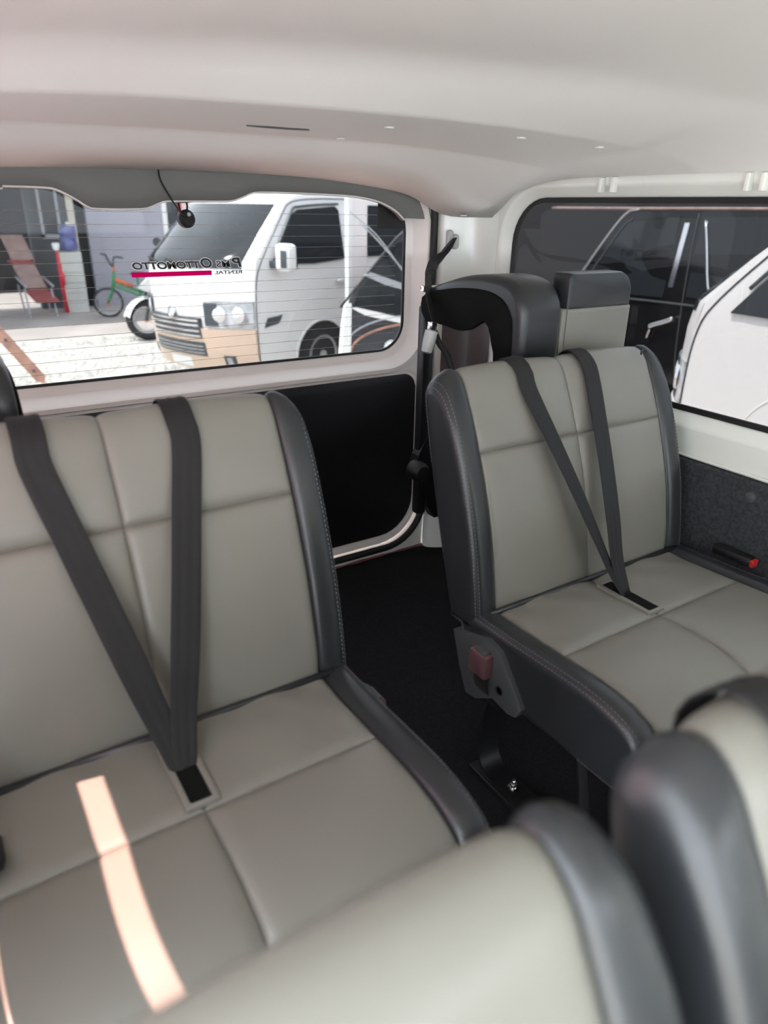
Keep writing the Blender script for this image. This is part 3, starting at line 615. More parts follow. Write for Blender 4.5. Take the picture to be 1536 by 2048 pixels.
dc = thing('dash_camera', 'small black rear-view camera hanging at the top of the rear window', 'camera', (0.627, 1.972, 1.15))
g = G(); g.lathe([(0.004, -0.008), (0.019, -0.006), (0.023, 0.0), (0.023, 0.014), (0.017, 0.02)], (0.629, 1.968, 1.166), axis=(0.15, -1, 0.1)); g.go('housing', 'rubber', dc, smooth=True)
g = G(); g.tube([(0.618, 1.975, 1.212), (0.617, 1.972, 1.198), (0.619, 1.968, 1.184)], 0.0025, 6); g.tube([(0.638, 1.975, 1.212), (0.640, 1.972, 1.198), (0.636, 1.968, 1.184)], 0.0025, 6); g.rbox((0.610, 1.968, 1.205), (0.645, 1.985, 1.212), 0.002); g.go('bracket', 'blackmetal', dc, smooth=True)
g = G(); g.lathe([(0.005, 0), (0.005, 0.003), (0.003, 0.004)], (0.634, 1.947, 1.178), axis=(0, -1, 0)); g.go('lens', 'greyplastic', dc, smooth=True)
g = G(); g.tube(crspline([(0.560, 1.930, 1.285), (0.566, 1.938, 1.258), (0.585, 1.942, 1.222), (0.606, 1.944, 1.190), (0.619, 1.946, 1.174), (0.627, 1.947, 1.170)], 30), 0.0022, 6); g.go('cable', 'rubber', dc, smooth='all')

# sticker on the rear window, reading from outside
stk = thing('window_sticker', 'black letters over a pink bar stuck on the rear window, seen mirrored', 'sticker', (0.64, 1.999, 1.018))
def letters(name, txt, u0, u1, z0, z1, y, material, offset=0.0, shear=0.16, grow=0.0):
    cu = bpy.data.curves.new('lettering', 'FONT'); cu.body = txt; cu.shear = shear; cu.offset = offset; cu.space_character = 0.96
    ob = bpy.data.objects.new('lettering', cu); COL.objects.link(ob); bpy.context.view_layer.update()
    dg = bpy.context.evaluated_depsgraph_get(); me = bpy.data.meshes.new_from_object(ob.evaluated_get(dg))
    V = np.array([v.co for v in me.vertices]); F = [tuple(p.vertices) for p in me.polygons]
    bpy.data.objects.remove(ob); bpy.data.curves.remove(cu)
    a, b = V.min(0), V.max(0); u0 -= grow; u1 += grow; z0 -= grow; z1 += grow
    U = u0 + (V[:, 0] - a[0]) / (b[0] - a[0]) * (u1 - u0); Z = z0 + (V[:, 1] - a[1]) / (b[1] - a[1]) * (z1 - z0)
    W = np.stack([0.7925 - U, np.full(len(U), y), Z], 1)
    return mesh(name, W, F, material, stk)
for txt, u0, u1, z1 in (('P', 0.0, 0.029, 1.0655), ('MS', 0.033, 0.076, 1.0580), ('O', 0.088, 0.121, 1.0655), ('TTOMOTTO', 0.124, 0.3076, 1.0580)):
    letters('letters', txt, u0, u1, 1.0395, z1, 1.9988, 'stickerblack', 0.016 if txt == 'MS' else 0.03)
    letters('letter_outline', txt, u0, u1, 1.0395, z1, 1.9992, 'whitefilm', 0.06, grow=0.0016)
letters('small_letters', 'RENTAL', 0.0, 0.083, 1.0215, 1.0310, 1.9988, 'stickerblack', 0.018, shear=0.0)
g = G(); g.add([(0.481, 1.9987, 1.020), (0.702, 1.9987, 1.020), (0.702, 1.9987, 1.0325), (0.481, 1.9987, 1.0325)], [(0, 1, 2, 3)]); g.go('pink_bar', 'pinkbar', stk)

# ------------------------------------------------------------------ outside: parked vans
def van(C, ang, name, label, bumper, detail=True):
    a = math.radians(ang); sd = np.array([math.cos(a), math.sin(a)]); wd = np.array([-sd[1], sd[0]])
    t = thing(name, label, 'van', (C[0] + sd[0] * 2 + wd[0] * 0.85, C[1] + sd[1] * 2 + wd[1] * 0.85, GZ))
    def put(g, nm, m_, par=t, smooth=True):
        g.V = [(C[0] + v[0] * sd[0] + v[1] * wd[0], C[1] + v[0] * sd[1] + v[1] * wd[1], GZ + v[2]) for v in g.V]
        return g.go(nm, m_, par, smooth)
    Wd = 1.69
    ph = [0.28, 0.45, 0.72, 0.98, 1.15, 1.33, 1.60, 1.86, 1.93, 1.955, 1.96]; ps = [0.06, 0.02, 0.0, 0.0, 0.0, 0.03, 0.27, 0.53, 0.70, 1.1, 4.6]
    def inset(h): return 0.0 if h < 1.25 else 0.13 * ((h - 1.25) / 0.70) ** 1.5
    def bow(h): return np.interp(h, [0.28, 0.7, 1.0, 1.3, 1.86, 1.93, 1.96], [0.32, 0.36, 0.37, 0.36, 0.16, 0.10, 0.0])
    def fs(q, h, proud=0.0):
        """front surface: q in 0..1 across the width, height h -> (s, w, h)"""
        x = 2 * q - 1; i = inset(h); c = np.sign(x) * (1 - (1 - abs(x)) ** 1.0)
        s = np.interp(h, ph, ps) - bow(h) * (1 - abs(x) ** 2.6) - proud
        return (s, i + q * (Wd - 2 * i), h)
    qs = np.concatenate([np.linspace(0, 0.12, 6), np.linspace(0.16, 0.84, 16), np.linspace(0.88, 1, 6)])
    hs = np.concatenate([np.linspace(0.28, 1.33, 24), np.linspace(1.36, 1.93, 18)])
    g = G(); A = [[fs(q, h) for q in qs] for h in hs]
    A += [[(s, inset(h) + q * (Wd - 2 * inset(h)), h + (0.045 + 0.0 * s) * (1 - (2 * q - 1) ** 2)) for q in qs] for s, h in ((0.72, 1.932), (0.85, 1.945), (1.1, 1.955), (1.8, 1.962), (4.5, 1.962), (4.62, 1.93))]
    g.grid(A)
    ss = np.concatenate([np.linspace(0, 0.7, 22), np.linspace(0.8, 4.62, 24)])
    for side in (0, 1):
        A = []
        for s in ss:
            top_ = np.interp(max(s, 0.0), ps[4:], ph[4:]) if s > 0 else 1.15
            A.append([(s, (inset(h) if side == 0 else Wd - inset(h)), h) for h in np.linspace(0.30, top_, 12)])
        g.grid(A)
    g.grid([[(4.62, w_, h) for w_ in (0.0, Wd)] for h in (0.3, 1.25, 1.93)])
    body = put(g, 'body', 'whitepaint', smooth='all')
    def fpatch(q0, q1, h0, h1, pr, nm, m_, par=t, nq=14, nh=6, thick=0.03):
        g = G(); A = [[fs(q, h, pr) for q in np.linspace(q0, q1, nq)] for h in np.linspace(h0, h1, nh)]
        B = [[fs(q, h, pr - thick) for q in np.linspace(q0, q1, nq)] for h in np.linspace(h0, h1, nh)]
        g.grid(A); g.grid([A[0], B[0]]); g.grid([A[-1], B[-1]]); g.grid([[r[0] for r in A], [r[0] for r in B]]); g.grid([[r[-1] for r in A], [r[-1] for r in B]])
        return put(g, nm, m_, par)
    bu = fpatch(0.0, 1.0, 0.27, 0.70, 0.03, 'bumper', bumper, nq=30, nh=8)
    fpatch(0.26, 0.74, 0.42, 0.56, 0.036, 'lower_grille', 'grille', bu)
    for h in (0.445, 0.48, 0.515): fpatch(0.27, 0.73, h, h + 0.012, 0.046, 'grille_slat', 'rim', bu, nh=2)
    for q in (0.10, 0.84): fpatch(q, q + 0.06, 0.33, 0.44, 0.036, 'fog_lamp_pocket', 'grille', bu); fpatch(q + 0.018, q + 0.042, 0.35, 0.42, 0.045, 'fog_lamp', 'lamp', bu)
    fpatch(0.40, 0.60, 0.29, 0.39, 0.04, 'number_plate', 'whitetrim', bu)
    gr = fpatch(0.27, 0.73, 0.60, 0.80, 0.036, 'grille', 'grille', nq=20)
    for h in (0.615, 0.665, 0.72, 0.765): fpatch(0.275, 0.725, h, h + 0.018, 0.050, 'grille_bar', 'chrome', gr, nh=2, nq=20)
    g = G(); c = fs(0.5, 0.835, 0.02); g.lathe([(0.055, 0), (0.055, 0.012), (0.042, 0.014), (0.040, 0.004)], c, axis=(-1, 0, 0.1), n=20); put(g, 'emblem', 'chrome')
    for q0, q1 in ((0.005, 0.24), (0.76, 0.995)):
        hl = fpatch(q0, q1, 0.715, 0.97, 0.02, 'headlight', 'lamp', nq=14)
        m_ = 0.5 * (q0 + q1)
        for dq in (-0.045, 0.045):
            g = G(); c = fs(m_ + dq, 0.845, 0.0); g.lathe([(0.085, 0.0), (0.08, 0.018), (0.05, 0.026), (0.02, 0.027)], c, axis=(-1, 0.9 if q0 > 0.5 else -0.5, 0), n=20); put(g, 'lens', 'chrome', hl)
        fpatch(min(q0, q1) + 0.16 if q0 < 0.5 else q0, q1 if q0 < 0.5 else q0 + 0.05, 0.73, 0.95, 0.024, 'bezel', 'grille', hl)
    wsn = fpatch(0.055, 0.945, 1.27, 1.845, 0.008, 'windscreen', 'carglass', nq=24, nh=14, thick=0.01)
    for q0, q1 in ((0.25, 0.55), (0.5, 0.82)):
        g = G(); g.tube([fs(q0 + (q1 - q0) * k / 8, 1.275 + 0.05 * k / 8, 0.02) for k in range(9)], 0.010, 6); put(g, 'wiper', 'rubber', wsn)
    # near side
    def spoly(pts, off, nm, m_, par=t, thick=0.035):
        g = G(); n = len(pts); V = [(s, inset(h) - off, h) for s, h in pts] + [(s, inset(h) - off + thick, h) for s, h in pts]
        g.add(V, [tuple(range(n)), tuple(range(2 * n - 1, n - 1, -1))] + [(i, (i + 1) % n, n + (i + 1) % n, n + i) for i in range(n)]); return put(g, nm, m_, par, False)
    def sline(pts, r, nm, m_, par=t, off=0.002):
        g = G(); P = crspline(pts, max(12, len(pts) * 6)); g.tube([(s, inset(h) - off, h) for s, h in P], r, 5); return put(g, nm, m_, par, 'all')
    dw = spoly([(0.22, 1.30), (0.30, 1.40), (0.60, 1.765), (0.68, 1.80), (1.22, 1.835), (1.27, 1.80), (1.27, 1.32), (0.8, 1.29)], 0.02, 'door_window', 'carglass')
    sline([(0.30, 1.44), (0.59, 1.79), (0.68, 1.825), (1.0, 1.85), (1.28, 1.86)], 0.012, 'rain_visor', 'grille', dw, 0.02)
    spoly([(1.66, 1.33), (1.60, 1.80), (1.66, 1.85), (2.6, 1.86), (2.6, 1.33)], 0.02, 'rear_window', 'carglass')
    spoly([(2.75, 1.33), (2.75, 1.86), (4.3, 1.84), (4.3, 1.33)], 0.02, 'rear_window', 'carglass')
    sline([(0.02, 0.36), (0.0, 0.8), (0.02, 1.15), (0.12, 1.36), (0.45, 1.74), (0.60, 1.86), (0.9, 1.90), (1.45, 1.91)], 0.006, 'door_gap', 'grille')
    sline([(1.49, 1.91), (1.49, 1.5), (1.49, 1.0), (1.47, 0.7), (1.40, 0.5)], 0.006, 'door_gap', 'grille')
    sline([(1.38, 1.10), (2.2, 1.10), (4.4, 1.12)], 0.012, 'slide_rail', 'grille')
    hd = sline([(1.13, 1.10), (1.22, 1.10), (1.30, 1.07)], 0.020, 'door_handle', 'chrome', t, 0.03)
    if detail: spoly([(0.095, 0.71), (0.29, 0.735), (0.345, 0.815), (0.14, 0.80)], 0.006, 'side_vent', 'grille')
    sline([(0.36, 0.55), (0.5, 0.80), (0.7, 0.92), (0.95, 0.95), (1.2, 0.88), (1.35, 0.76)], 0.010, 'wing_crease', 'whitepaint', t, -0.004)
    if detail:
     mir = G(); mir.rbox((0.20, -0.26, 1.24), (0.34, -0.06, 1.50), 0.045, 3); mo = put(mir, 'mirror', 'whitepaint')
     g = G(); g.rbox((0.335, -0.245, 1.265), (0.347, -0.075, 1.475), 0.006); put(g, 'mirror_glass', 'carglass', mo)
     g = G(); g.rbox((0.196, -0.24, 1.28), (0.205, -0.16, 1.44), 0.004); put(g, 'mirror_lamp', 'grille', mo)
     g = G(); g.rbox((0.20, -0.08, 1.27), (0.30, 0.03, 1.34), 0.02); put(g, 'mirror_arm', 'grille', mo)
    for sc in (0.92, 3.5):
        g = G(); n = 28
        arc = [(sc + 0.40 * math.cos(k * math.pi / n), 0.33 + 0.385 * math.sin(k * math.pi / n)) for k in range(n + 1)]
        spoly(arc, 0.004, 'wheel_arch', 'darkroom')
        g = G(); g.tube([(s, -0.004, h) for s, h in arc], 0.016, 6); put(g, 'arch_lip', 'whitepaint')
        g = G(); g.lathe([(0.20, -0.005), (0.325, 0.0), (0.335, 0.03), (0.335, 0.17), (0.32, 0.20)], (sc, 0.19, 0.335), axis=(0, -1, 0), n=36); wh = put(g, 'wheel', 'tire')
        g = G(); g.lathe([(0.215, 0.0), (0.215, 0.012), (0.19, 0.014), (0.18, -0.01), (0.06, -0.004), (0.05, 0.012), (0.01, 0.014)], (sc, 0.0, 0.335), axis=(0, -1, 0), n=30); rm = put(g, 'rim', 'rim', wh)
        for k in range(8):
            A_ = k * math.pi / 4; g = G(); g.lathe([(0.024, 0), (0.022, 0.004)], (sc + 0.125 * math.cos(A_), 0.006, 0.335 + 0.125 * math.sin(A_)), axis=(0, -1, 0), n=10); put(g, 'rim_hole', 'darkroom', rm)
    g = G(); g.box((0.3, 0.12, 0.25), (4.4, 1.57, 0.34)); put(g, 'underbody', 'darkroom')
    for sc in (0.92, 3.5):
        g = G(); g.lathe([(0.2, 0), (0.335, 0.01), (0.335, 0.18), (0.2, 0.2)], (sc, Wd - 0.2, 0.335), axis=(0, 1, 0), n=24); put(g, 'wheel', 'tire')
    return t
van((2.72, 6.55), 18, 'parked_van', 'white parked van with tan bumper facing the bicycle across the gravel', 'beigepaint')
van((3.95, 2.62), -90, 'parked_van', 'white van parked close outside the tinted side window, bumper white too', 'whitepaint', False)

# black van beyond the tinted window
def black_van():
    X0 = 5.85; t = thing('black_van', 'glossy black van with chrome door handle standing beyond the tinted window', 'van', (6.7, 3.2, GZ))
    prof = [(5.98, 0.35), (6.0, 0.75), (5.85, 0.93), (5.45, 1.02), (4.92, 1.80), (4.72, 1.88), (4.3, 1.93), (1.2, 1.93), (1.0, 1.85), (0.95, 0.35)]
    def ins(h): return 0.0 if h < 1.1 else 0.10 * ((h - 1.1) / 0.83) ** 1.3
    V = []; n = len(prof)
    g = G(); loops = []
    for k, (w_, e) in enumerate(((0.03, 0.02), (0.0, 0.0), (1.75, 0.0), (1.72, 0.02))):
        loops.append([(X0 + (ins(h) + w_ if w_ < 1 else w_ - ins(h)), y, GZ + h) for y, h in prof])
    # near side as a grid so that the tumblehome is smooth
    ys = np.linspace(0.95, 6.0, 50); PH = sorted([(y, h) for y, h in prof[1:9]]); A = []
    for y in ys:
        tp = np.interp(y, [p[0] for p in PH], [p[1] for p in PH]); A.append([(X0 + ins(h), y, GZ + h) for h in np.linspace(0.33, tp, 14)])
    g.grid(A)
    B = [[(X0 + 1.75 - ins(h), y, GZ + h) for y, h in [(r[j][1], r[j][2] - GZ) for j in range(14)]] for r in A]; g.grid(B)
    g.grid([[r[-1] for r in A], [(X0 + 0.875, r[-1][1], r[-1][2] + 0.03) for r in A], [r[-1] for r in B]])
    g.grid([A[-1], B[-1]]); g.grid([A[0], B[0]])
    g.go('body', 'carblack', t, smooth=True)
    def sp(pts, nm, m_, off=0.006, par=t):
        g = G(); k = len(pts); g.add([(X0 + ins(h) - off, y, GZ + h) for y, h in pts] + [(X0 + ins(h) + 0.01, y, GZ + h) for y, h in pts], [tuple(range(k)), tuple(range(2 * k - 1, k - 1, -1))] + [(i, (i + 1) % k, k + (i + 1) % k, k + i) for i in range(k)]); return g.go(nm, m_, par)
    def sl(pts, r, nm, m_, off=0.004, par=t, flat=None):
        g = G(); g.tube([(X0 + ins(h) - off, y, GZ + h) for y, h in crspline(pts, 30)], r, 6); return g.go(nm, m_, par, smooth='all')
    fw = sp([(5.28, 1.08), (4.90, 1.66), (4.84, 1.74), (4.28, 1.80), (4.27, 1.10)], 'front_window', 'carglass')
    sl([(5.42, 1.06), (4.95, 1.76), (4.75, 1.86)], 0.012, 'windscreen_pillar', 'rim')
    sl([(5.32, 1.04), (4.92, 1.66), (4.80, 1.77)], 0.008, 'window_seal', 'plastic')
    sp([(4.23, 1.20), (4.215, 1.75), (4.165, 1.75), (4.18, 1.20)], 'pillar_trim', 'chrome', 0.012)
    sl([(4.10, 1.83), (4.08, 1.5), (4.05, 1.10), (4.03, 0.7), (4.0, 0.45)], 0.006, 'door_gap', 'plastic')
    rw = sp([(4.03, 1.13), (4.05, 1.80), (2.5, 1.82), (2.5, 1.13)], 'rear_window', 'carglass')
    sl([(4.01, 1.77), (3.93, 1.55), (3.83, 1.25), (3.76, 1.14), (3.66, 1.10), (3.3, 1.13), (2.5, 1.17)], 0.012, 'glass_reflection', 'chrome', 0.012, rw)  # chrome tube drawn for a pale reflection on the rear glass
    sl([(5.9, 1.86), (4.6, 1.865), (3.5, 1.872), (1.2, 1.872)], 0.014, 'roof_reflection', 'cushionpink', 0.0)  # pinkish reflection along the roof, drawn as a coloured tube
    hd = sl([(4.33, 0.83), (4.28, 0.855), (4.16, 0.90), (4.09, 0.935)], 0.022, 'door_handle', 'chrome', 0.045)
    sl([(4.33, 0.80), (4.34, 0.77), (4.35, 0.72)], 0.012, 'handle_trim', 'chrome', 0.03, hd)
    sl([(5.9, 1.0), (4.2, 1.06), (1.1, 1.06)], 0.010, 'belt_moulding', 'plastic', 0.004)
    for yc in (5.2, 1.9):
        g = G(); g.lathe([(0.2, 0), (0.33, 0.01), (0.34, 0.05), (0.34, 0.2), (0.2, 0.21)], (X0 + 0.20, yc, GZ + 0.34), axis=(-1, 0, 0), n=30); wh = g.go('wheel', 'tire', t, smooth=True)
        g = G(); g.lathe([(0.21, 0.0), (0.2, 0.012), (0.06, 0.0), (0.02, 0.01)], (X0 - 0.012, yc, GZ + 0.34), axis=(-1, 0, 0), n=24); g.go('rim', 'rim', wh, smooth=True)
black_van()
for nm, a, b in (('wall_yard', (9.6, 1.0, GZ), (9.9, 24, GZ + 4.2)),):
    g = G(); g.box(a, b); tag(g.go(nm, 'darkroom'), kind='structure')

# black tricycle cab behind the van
tc = thing('tricycle_cab', 'black canvas and clear-plastic tricycle cab standing in front of the white van', 'tricycle', (3.7, 5.5, GZ))
def T3(x, y, h): return (x, y, GZ + h)
ol = [(2.985, 0.16), (2.965, 0.62), (3.03, 1.07), (3.10, 1.17), (3.50, 1.565), (3.62, 1.645), (3.9, 1.70), (4.35, 1.70), (4.4, 0.16)]
g = G(); g.prism([T3(x, 5.30, h) for x, h in ol], (0.5, 0.75, 0)); cab = g.go('cab', 'canopy', tc)
def tp(pts, nm, m_, y=5.292, d=0.02):
    g = G(); g.prism([T3(x, y, h) for x, h in pts], (0, d, 0)); return g.go(nm, m_, tc)
tp([(3.09, 1.04), (3.16, 1.19), (3.24, 1.26), (3.7, 1.12), (3.7, 0.88)], 'front_sheet', 'carglass')
tp([(3.26, 1.32), (3.52, 1.55), (3.7, 1.60), (3.7, 1.18), (3.5, 1.23)], 'upper_sheet', 'carglass')
tp([(3.19, 1.30), (3.25, 1.325), (3.7, 1.185), (3.7, 1.14), (3.4, 1.215)], 'cross_bar', 'framegrey', 5.28)
tp([(3.07, 1.035), (3.10, 1.045), (3.35, 0.985), (3.7, 0.895), (3.7, 0.85), (3.3, 0.945), (3.2, 0.97)], 'sheet_reflection', 'whitetrim', 5.28)  # white strip drawn for a reflection line across the plastic sheet
g = G(); g.tube([T3(3.06 + 0.60 * (1 - math.cos(k / 14 * 1.6)), 5.285, 0.68 + 0.19 * math.sin(k / 14 * 1.6)) for k in range(15)], 0.012, 6); g.go('fender_trim', 'wood', tc, smooth='all')
g = G(); g.tube([T3(3.02 + 0.60 * (1 - math.cos(k / 14 * 1.6)), 5.288, 0.74 + 0.20 * math.sin(k / 14 * 1.6)) for k in range(15)], 0.010, 6); g.go('fender_edge', 'framegrey', tc, smooth='all')
g = G(); g.lathe([(0.07, 0), (0.066, 0.02), (0.04, 0.03), (0.02, 0.03)], T3(3.47, 5.29, 0.67), axis=(0, -1, 0)); hl = g.go('round_lamp', 'whitetrim', tc, smooth=True)
for k in range(5):
    A_ = k * 1.256; g = G(); g.lathe([(0.016, 0), (0.015, 0.004)], T3(3.47 + 0.034 * math.cos(A_), 5.262, 0.67 + 0.034 * math.sin(A_)), axis=(0, -1, 0), n=10); g.go('lamp_hole', 'grille', hl)
tp([(2.955, 0.60), (2.985, 0.90), (3.02, 1.08), (3.06, 1.08), (3.055, 0.80), (3.05, 0.60), (3.01, 0.45)], 'edge_strip', 'whitetrim', 5.275, 0.06)
g = G(); g.tube([T3(2.96, 5.29, 1.05), T3(3.10, 5.29, 1.19), T3(3.5, 5.29, 1.58), T3(3.62, 5.29, 1.66), T3(4.3, 5.29, 1.71)], 0.010, 6); g.go('canopy_edge', 'rubber', tc, smooth='all')
for x in (3.45, 4.4): g = G(); g.lathe([(0.15, 0), (0.24, 0.01), (0.25, 0.06), (0.24, 0.1), (0.15, 0.11)], T3(x, 5.7, 0.25), axis=(1, 0, 0), n=24); g.go('wheel', 'tire', tc, smooth=True)

po = thing('gate_post', 'tall white square post standing in front of the parked white van', 'post', (3.66, 6.27, GZ))
g = G(); g.box(T3(3.612, 6.23, 0.0), T3(3.79, 6.34, 2.5)); g.go('shaft', 'pearl', po)
g = G(); g.box(T3(3.567, 6.21, 0.0), T3(3.612, 6.28, 2.5)); g.go('edge_channel', 'whitetrim', po)
g = G(); g.box(T3(3.54, 6.18, 0.0), T3(3.82, 6.37, 0.06)); g.go('foot_plate', 'framegrey', po)
for i, (a, b) in enumerate((((3.02, 1.80), (3.66, 1.22)), ((3.10, 1.72), (3.70, 1.20)))):
    g = G(); g.tube(crspline([T3(a[0], 5.24 - 0.02 * i, a[1]), T3(3.3, 5.24 - 0.02 * i, 1.60 - 0.04 * i), T3(b[0], 5.24 - 0.02 * i, b[1]), T3(4.0, 5.26, 1.0), T3(4.3, 5.27, 0.9)], 30), 0.006, 6)
    tag(g.go('slack_rope', 'framegrey', None, smooth='all'), ('thin grey rope slanting across the white post and tricycle cab, upper of two', 'thin grey rope slanting across the tricycle cab, close under the other rope')[i], 'rope', 'ropes in front of the tricycle')

# ------------------------------------------------------------------ outside: house front and its clutter
HY = 14.6
def hbox(name, x0, x1, h0, h1, m_, y0=HY, y1=HY + 0.3, par=None):
    g = G(); g.box((x0, y0, GZ + h0), (x1, y1, GZ + h1)); o = g.go(name, m_, par)
    if par is None: tag(o, kind='structure')
    return o
wh_ = hbox('wall_house', 2.93, 4.22, 0, 3.2, 'lavwall')
hbox('wall_house_grey', 1.93, 2.60, 0, 3.2, 'greywall')
hbox('wall_house_left', -6.0, 0.2, 0, 3.2, 'greywall')
hbox('wall_house_right', 4.62, 12.0, 0, 3.2, 'pinkwall')
hbox('wall_house_lintel', 0.2, 1.93, 2.1, 3.2, 'greywall')
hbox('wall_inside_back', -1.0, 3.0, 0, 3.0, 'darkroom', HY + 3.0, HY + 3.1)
hbox('trim_jamb', 1.84, 1.93, 0, 2.2, 'greywall', HY - 0.03)
hbox('trim_cream', 2.50, 2.62, 0, 2.6, 'cream', HY - 0.05)
hbox('trim_corner', 2.80, 2.98, 0, 3.2, 'lavwall', HY - 0.12)
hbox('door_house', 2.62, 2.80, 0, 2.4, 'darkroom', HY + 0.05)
hbox('trim_white', 4.22, 4.31, 0, 2.6, 'whitetrim', HY - 0.04)
hbox('door_dark', 4.31, 4.55, 0, 2.4, 'grille', HY + 0.04)
hbox('trim_red', 4.55, 4.60, 0, 2.6, 'redplastic', HY - 0.02)
hbox('trim_pale', 5.0, 5.12, 0, 2.6, 'cream', HY - 0.03)
g = G(); g.box((-6, 12.4, GZ + 2.55), (2.7, HY, GZ + 2.65)); tag(g.go('roof_porch', 'darkroom'), kind='structure')
wn = thing('window_house', 'x', None, (2.2, HY, GZ + 1.25), kind='structure'); del wn['label']
for nm, a in (('frame_left', (2.03, 2.075, 1.24, 2.6)), ('frame_right', (2.32, 2.365, 1.24, 2.6)), ('frame_sill', (2.03, 2.365, 1.22, 1.30))):
    hbox(nm, *a, 'framegrey', HY - 0.05, HY + 0.02, wn)
hbox('pane', 2.075, 2.32, 1.30, 2.6, 'carglass', HY - 0.02, HY + 0.01, wn)

pd = thing('pedestal', 'pale concrete pedestal by the house door with a blue water bottle on top', 'pedestal', (2.33, 13.95, GZ + 0.01))
for k in range(6):
    z0 = 0.01 + k * 0.172; hbox('block', 2.17, 2.50, z0, z0 + 0.166, 'paleconc', 13.8, 14.1, pd)
hbox('edge_strip', 2.145, 2.175, 0.01, 1.03, 'cream', 13.79, 14.1, pd); hbox('red_strip', 2.12, 2.147, 0.01, 0.85, 'redplastic', 13.82, 14.08, pd)
bo = thing('water_bottle', 'large blue refillable water bottle standing on the concrete pedestal', 'bottle', (2.35, 13.95, GZ + 1.055))
g = G(); g.lathe([(0.13, 0.0), (0.145, 0.02), (0.145, 0.12), (0.135, 0.14), (0.135, 0.24), (0.145, 0.26), (0.145, 0.38), (0.13, 0.41), (0.06, 0.42)], (2.35, 13.95, GZ + 1.055), n=24); g.go('bottle_body', 'bottleblue', bo, smooth=True)
g = G(); g.lathe([(0.03, 0.42), (0.03, 0.46), (0.02, 0.465)], (2.37, 13.95, GZ + 1.055), n=16); g.go('cap', 'whiteplastic', bo, smooth=True)
br = thing('red_broom', 'red handled mop with a white head leaning on the pedestal', 'mop', (2.10, 13.75, GZ + 0.01))
g = G(); g.tube([T3(2.13, 13.74, 0.02), T3(2.10, 13.76, 0.55), T3(2.10, 13.77, 1.08)], 0.022, 8); g.go('handle', 'redplastic', br, smooth='all')
g = G(); g.tube([T3(2.125, 13.72, 0.50), T3(2.115, 13.72, 0.68), T3(2.10, 13.73, 0.72)], [0.03, 0.045, 0.03], 8); g.go('red_rag', 'redplastic', br, smooth='all')
g = G(); g.lathe([(0.03, 1.06), (0.055, 1.10), (0.065, 1.17), (0.05, 1.19)], T3(2.10, 13.77, 0), n=16); g.go('head', 'whiteplastic', br, smooth=True)

ch = thing('lounge_chair', 'reclining lounge chair with faded pink back and red seat in the dark doorway', 'chair', (1.62, 13.95, GZ + 0.01))
def slope(x0, x1, p0, p1, th, nm, m_):
    x0 -= 0.12; x1 -= 0.12; p0 = (p0[0] - 0.95, p0[1]); p1 = (p1[0] - 0.95, p1[1])
    (ya, ha), (yb, hb) = p0, p1; g = G(); dx = 0.10
    g.add([T3(x0, ya, ha), T3(x1, ya, ha), T3(x1 - dx, yb, hb), T3(x0 - dx, yb, hb), T3(x0, ya + th, ha - 0.03), T3(x1, ya + th, ha - 0.03), T3(x1 - dx, yb + th, hb - 0.03), T3(x0 - dx, yb + th, hb - 0.03)], [(0, 1, 2, 3), (7, 6, 5, 4), (0, 4, 5, 1), (1, 5, 6, 2), (2, 6, 7, 3), (3, 7, 4, 0)])
    return g.go(nm, m_, ch)
slope(1.64, 1.98, (14.75, 0.46), (15.1, 0.82), 0.06, 'back_lower', 'cushionpink'); slope(1.57, 1.92, (15.1, 0.82), (15.16, 0.90), 0.06, 'back_band', 'cushionred'); slope(1.555, 1.90, (15.16, 0.90), (15.35, 1.30), 0.06, 'back_upper', 'cushionpink')
slope(1.72, 2.08, (14.3, 0.28), (14.75, 0.44), 0.05, 'seat', 'cushionred')
for x in (1.48, 1.90):
    for y0, y1 in ((13.45, 13.5), (14.15, 14.3)): g = G(); g.tube([T3(x, y0, 0.01), T3(x - 0.02, y1, 0.48)], 0.016, 6); g.go('leg', 'framegrey', ch)
    g = G(); g.tube([T3(x, 13.4, 0.52), T3(x - 0.05, 14.1, 0.62)], 0.02, 6); g.go('arm', 'framegrey', ch)

bi = thing('bicycle', 'green and orange small bicycle parked along the lavender house wall', 'bicycle', (3.0, 13.0, GZ + 0.01))
def wheel(cx, cy, cz, R, w_, par, ax=(0.2, 1, 0), spokes=14, tyre='tire'):
    axv = Vector(ax).normalized(); q = axv.to_track_quat('Z', 'Y').to_matrix(); c = Vector((cx, cy, cz))
    g = G(); g.tube([c + q @ Vector((R * math.cos(k * math.pi / 18), R * math.sin(k * math.pi / 18), 0)) for k in range(36)], w_, 8, closed=True); wo = g.go('wheel', tyre, par, smooth='all')
    g = G(); g.tube([c + q @ Vector(((R - w_) * math.cos(k * math.pi / 18), (R - w_) * math.sin(k * math.pi / 18), 0)) for k in range(36)], w_ * 0.55, 6, closed=True); g.go('rim', 'rim', wo, smooth='all')
    for k in range(spokes):
        A_ = 2 * math.pi * k / spokes; g = G(); g.tube([c, c + q @ Vector(((R - w_) * math.cos(A_), (R - w_) * math.sin(A_), 0))], 0.0035, 4); g.go('spoke', 'rim', wo)
    g = G(); g.lathe([(0.03, -0.04), (0.03, 0.04)], c, axis=ax, n=10); g.go('hub', 'orange', wo)
    return wo
wheel(2.68, 13.0, GZ + 0.255, 0.228, 0.022, bi); wheel(3.55, 13.05, GZ + 0.255, 0.228, 0.022, bi)
